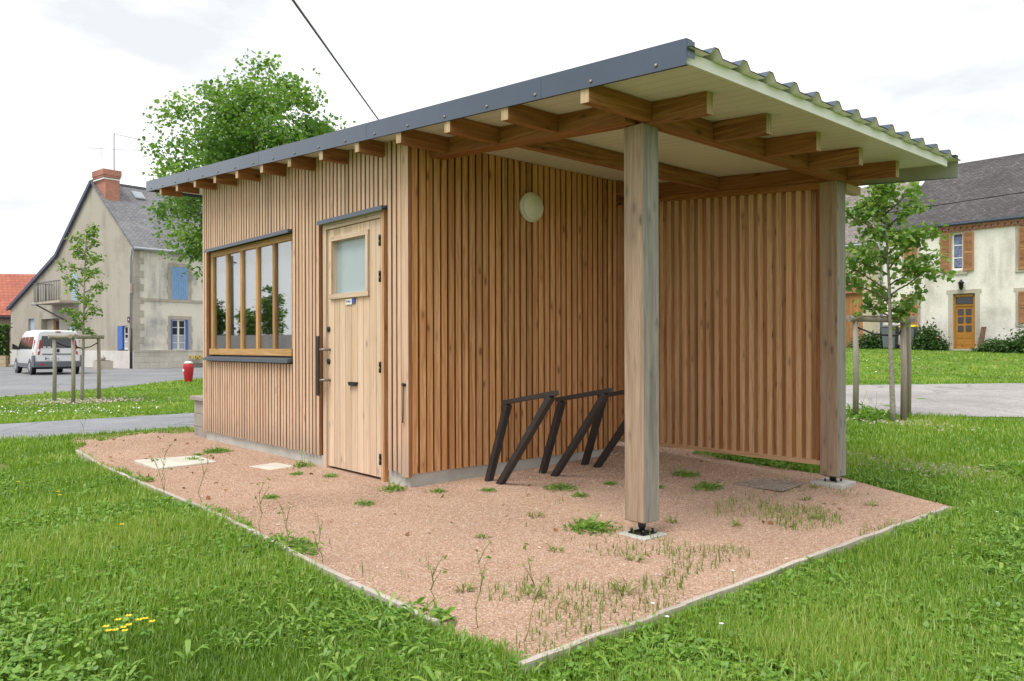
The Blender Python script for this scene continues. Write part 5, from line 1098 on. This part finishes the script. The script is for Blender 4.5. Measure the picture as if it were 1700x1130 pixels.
# verge growth hiding parts of the edging
for lx, ly, L, n in ((.95, -1.56, .13, 130), (2.3, -1.66, .14, 150), (2.62, -1.70, .12, 130), (-.15, -1.60, .10, 110), (-1.75, -1.6, .12, 130), (-3.0, -1.65, .10, 110), (3.05, 1.75, .09, 70)):
    tuft(lx, ly, L, n, .17, 'lush clump of broad grass hanging over the timber edging', 'weed', 'grass clumps along the edging')
tuft(.75, 3.28, .17, 160, .22, 'bright leafy weeds under the louvred screen, toward its middle', 'weed', None); tuft(1.3, 3.32, .16, 150, .22, 'bright leafy weeds under the louvred screen by the rear post', 'weed', None)
def gtuft(X, Y, *a, **k): l = loc(X, Y); return tuft(l[0], l[1], *a, **k)
gtuft(4.45, 6.75, .26, 130, .14, 'big jagged thistle like weed on the stony patch of the right lawn', 'weed', None)
gtuft(4.58, 10.2, .3, 120, .16, 'tall leafy weed growing between the stakes of the right young tree', 'weed', None, .35)
# tall seed stalks
def stalk(X, Y, H, label, seed):
    rg = np.random.default_rng(seed); t = thing('weed_stalk', label, 'weed', (X, Y, g(X, Y)), 0, 'tall weed stalks at the gravel edge'); mb = MB(); pts = [Vector((0, 0, 0))]
    for i in range(6): pts.append(pts[-1] + Vector((rg.normal() * .012, rg.normal() * .012, H / 6)))
    mb.tube(pts, [.0024, .0022, .002, .0018, .0015, .0013, .001], 5); pl_ = [tuple(p) for p in pts[1:5]] + [tuple(pts[-1])] * 5
    for k in range(3):
        s = pts[3 + k % 3]; a = rg.random() * 6.28; e = s + Vector((math.cos(a) * .05, math.sin(a) * .05, .09)); mb.tube([s, s.lerp(e, .5) + Vector((0, 0, .01)), e], [.002, .0016, .0012], 4); pl_ += [tuple(e)] * 3
    mb.build('stem', M['dryweed'], t); P = np.array(pl_) + rg.normal(0, .006, (len(pl_), 3)); leaf_obj('leaves', P, .017, M['dryweed'], t, rg)
ST = 'thin tall weed stalk with seed heads at the gravel edge'
for i, (lx, ly, H) in enumerate(((-4.7, -1.15, .42), (-1.05, -1.45, .34), (-.8, -1.52, .3), (-.3, -1.48, .36), (.75, -1.5, .34), (.98, -1.45, .26), (1.3, -1.42, .2), (2.5, -1.35, .33), (2.72, -1.3, .34), (2.2, -1.4, .2))):
    stalk(*wor(lx, ly), H, ST, 60 + i)
# buttercups in the near left lawn
def flower(X, Y, H, mat, name, label, cat, group, rad=.012):
    t = thing(name, label, cat, (X, Y, g(X, Y)), 0, group); mb = MB(); mb.tube([(0, 0, 0), (.004, 0, H * .5), (0, .003, H)], .0018, 4); mb.build('stem', M['weed'], t)
    mb = MB()
    for k in range(5): a = k * 1.2566; mb.poly([(0, 0, H), (rad * math.cos(a - .5), rad * math.sin(a - .5), H + rad * .35), (rad * 1.1 * math.cos(a), rad * 1.1 * math.sin(a), H + rad * .45), (rad * math.cos(a + .5), rad * math.sin(a + .5), H + rad * .35)])
    mb.build('petals', mat, t, 0, False)
rg = np.random.default_rng(77)
for X, Y in ((-1.51, 2.90), (-1.49, 2.88), (-1.48, 2.91), (-1.46, 2.93), (-1.44, 2.90), (-1.45, 2.95), (-1.42, 2.97), (-1.43, 3.04), (-1.38, 2.99), (-1.48, 3.01), (-1.5, 2.97)):
    flower(X, Y, .09 + rg.random() * .03, M['petal_yellow'], 'buttercup', 'yellow buttercup in the small cluster of the near left lawn', 'flower', 'buttercups clustered in the lawn')
for X, Y in ((-3.07, 5.28), (-2.99, 5.16), (-3.58, 5.66), (-2.17, 4.34)):
    flower(X, Y, .12, M['petal_yellow'], 'buttercup', 'single yellow buttercup standing alone in the left lawn', 'flower', 'lone buttercups in the lawn')
for X, Y in ((.59, 3.29), (.62, 3.14), (1.06, 3.76), (.82, 3.07), (3.17, 5.11)):
    flower(X, Y, .10, M['petal_white'], 'clover_flower', 'white clover flower in the right lawn', 'flower', 'white clover flowers in the right lawn', .009)
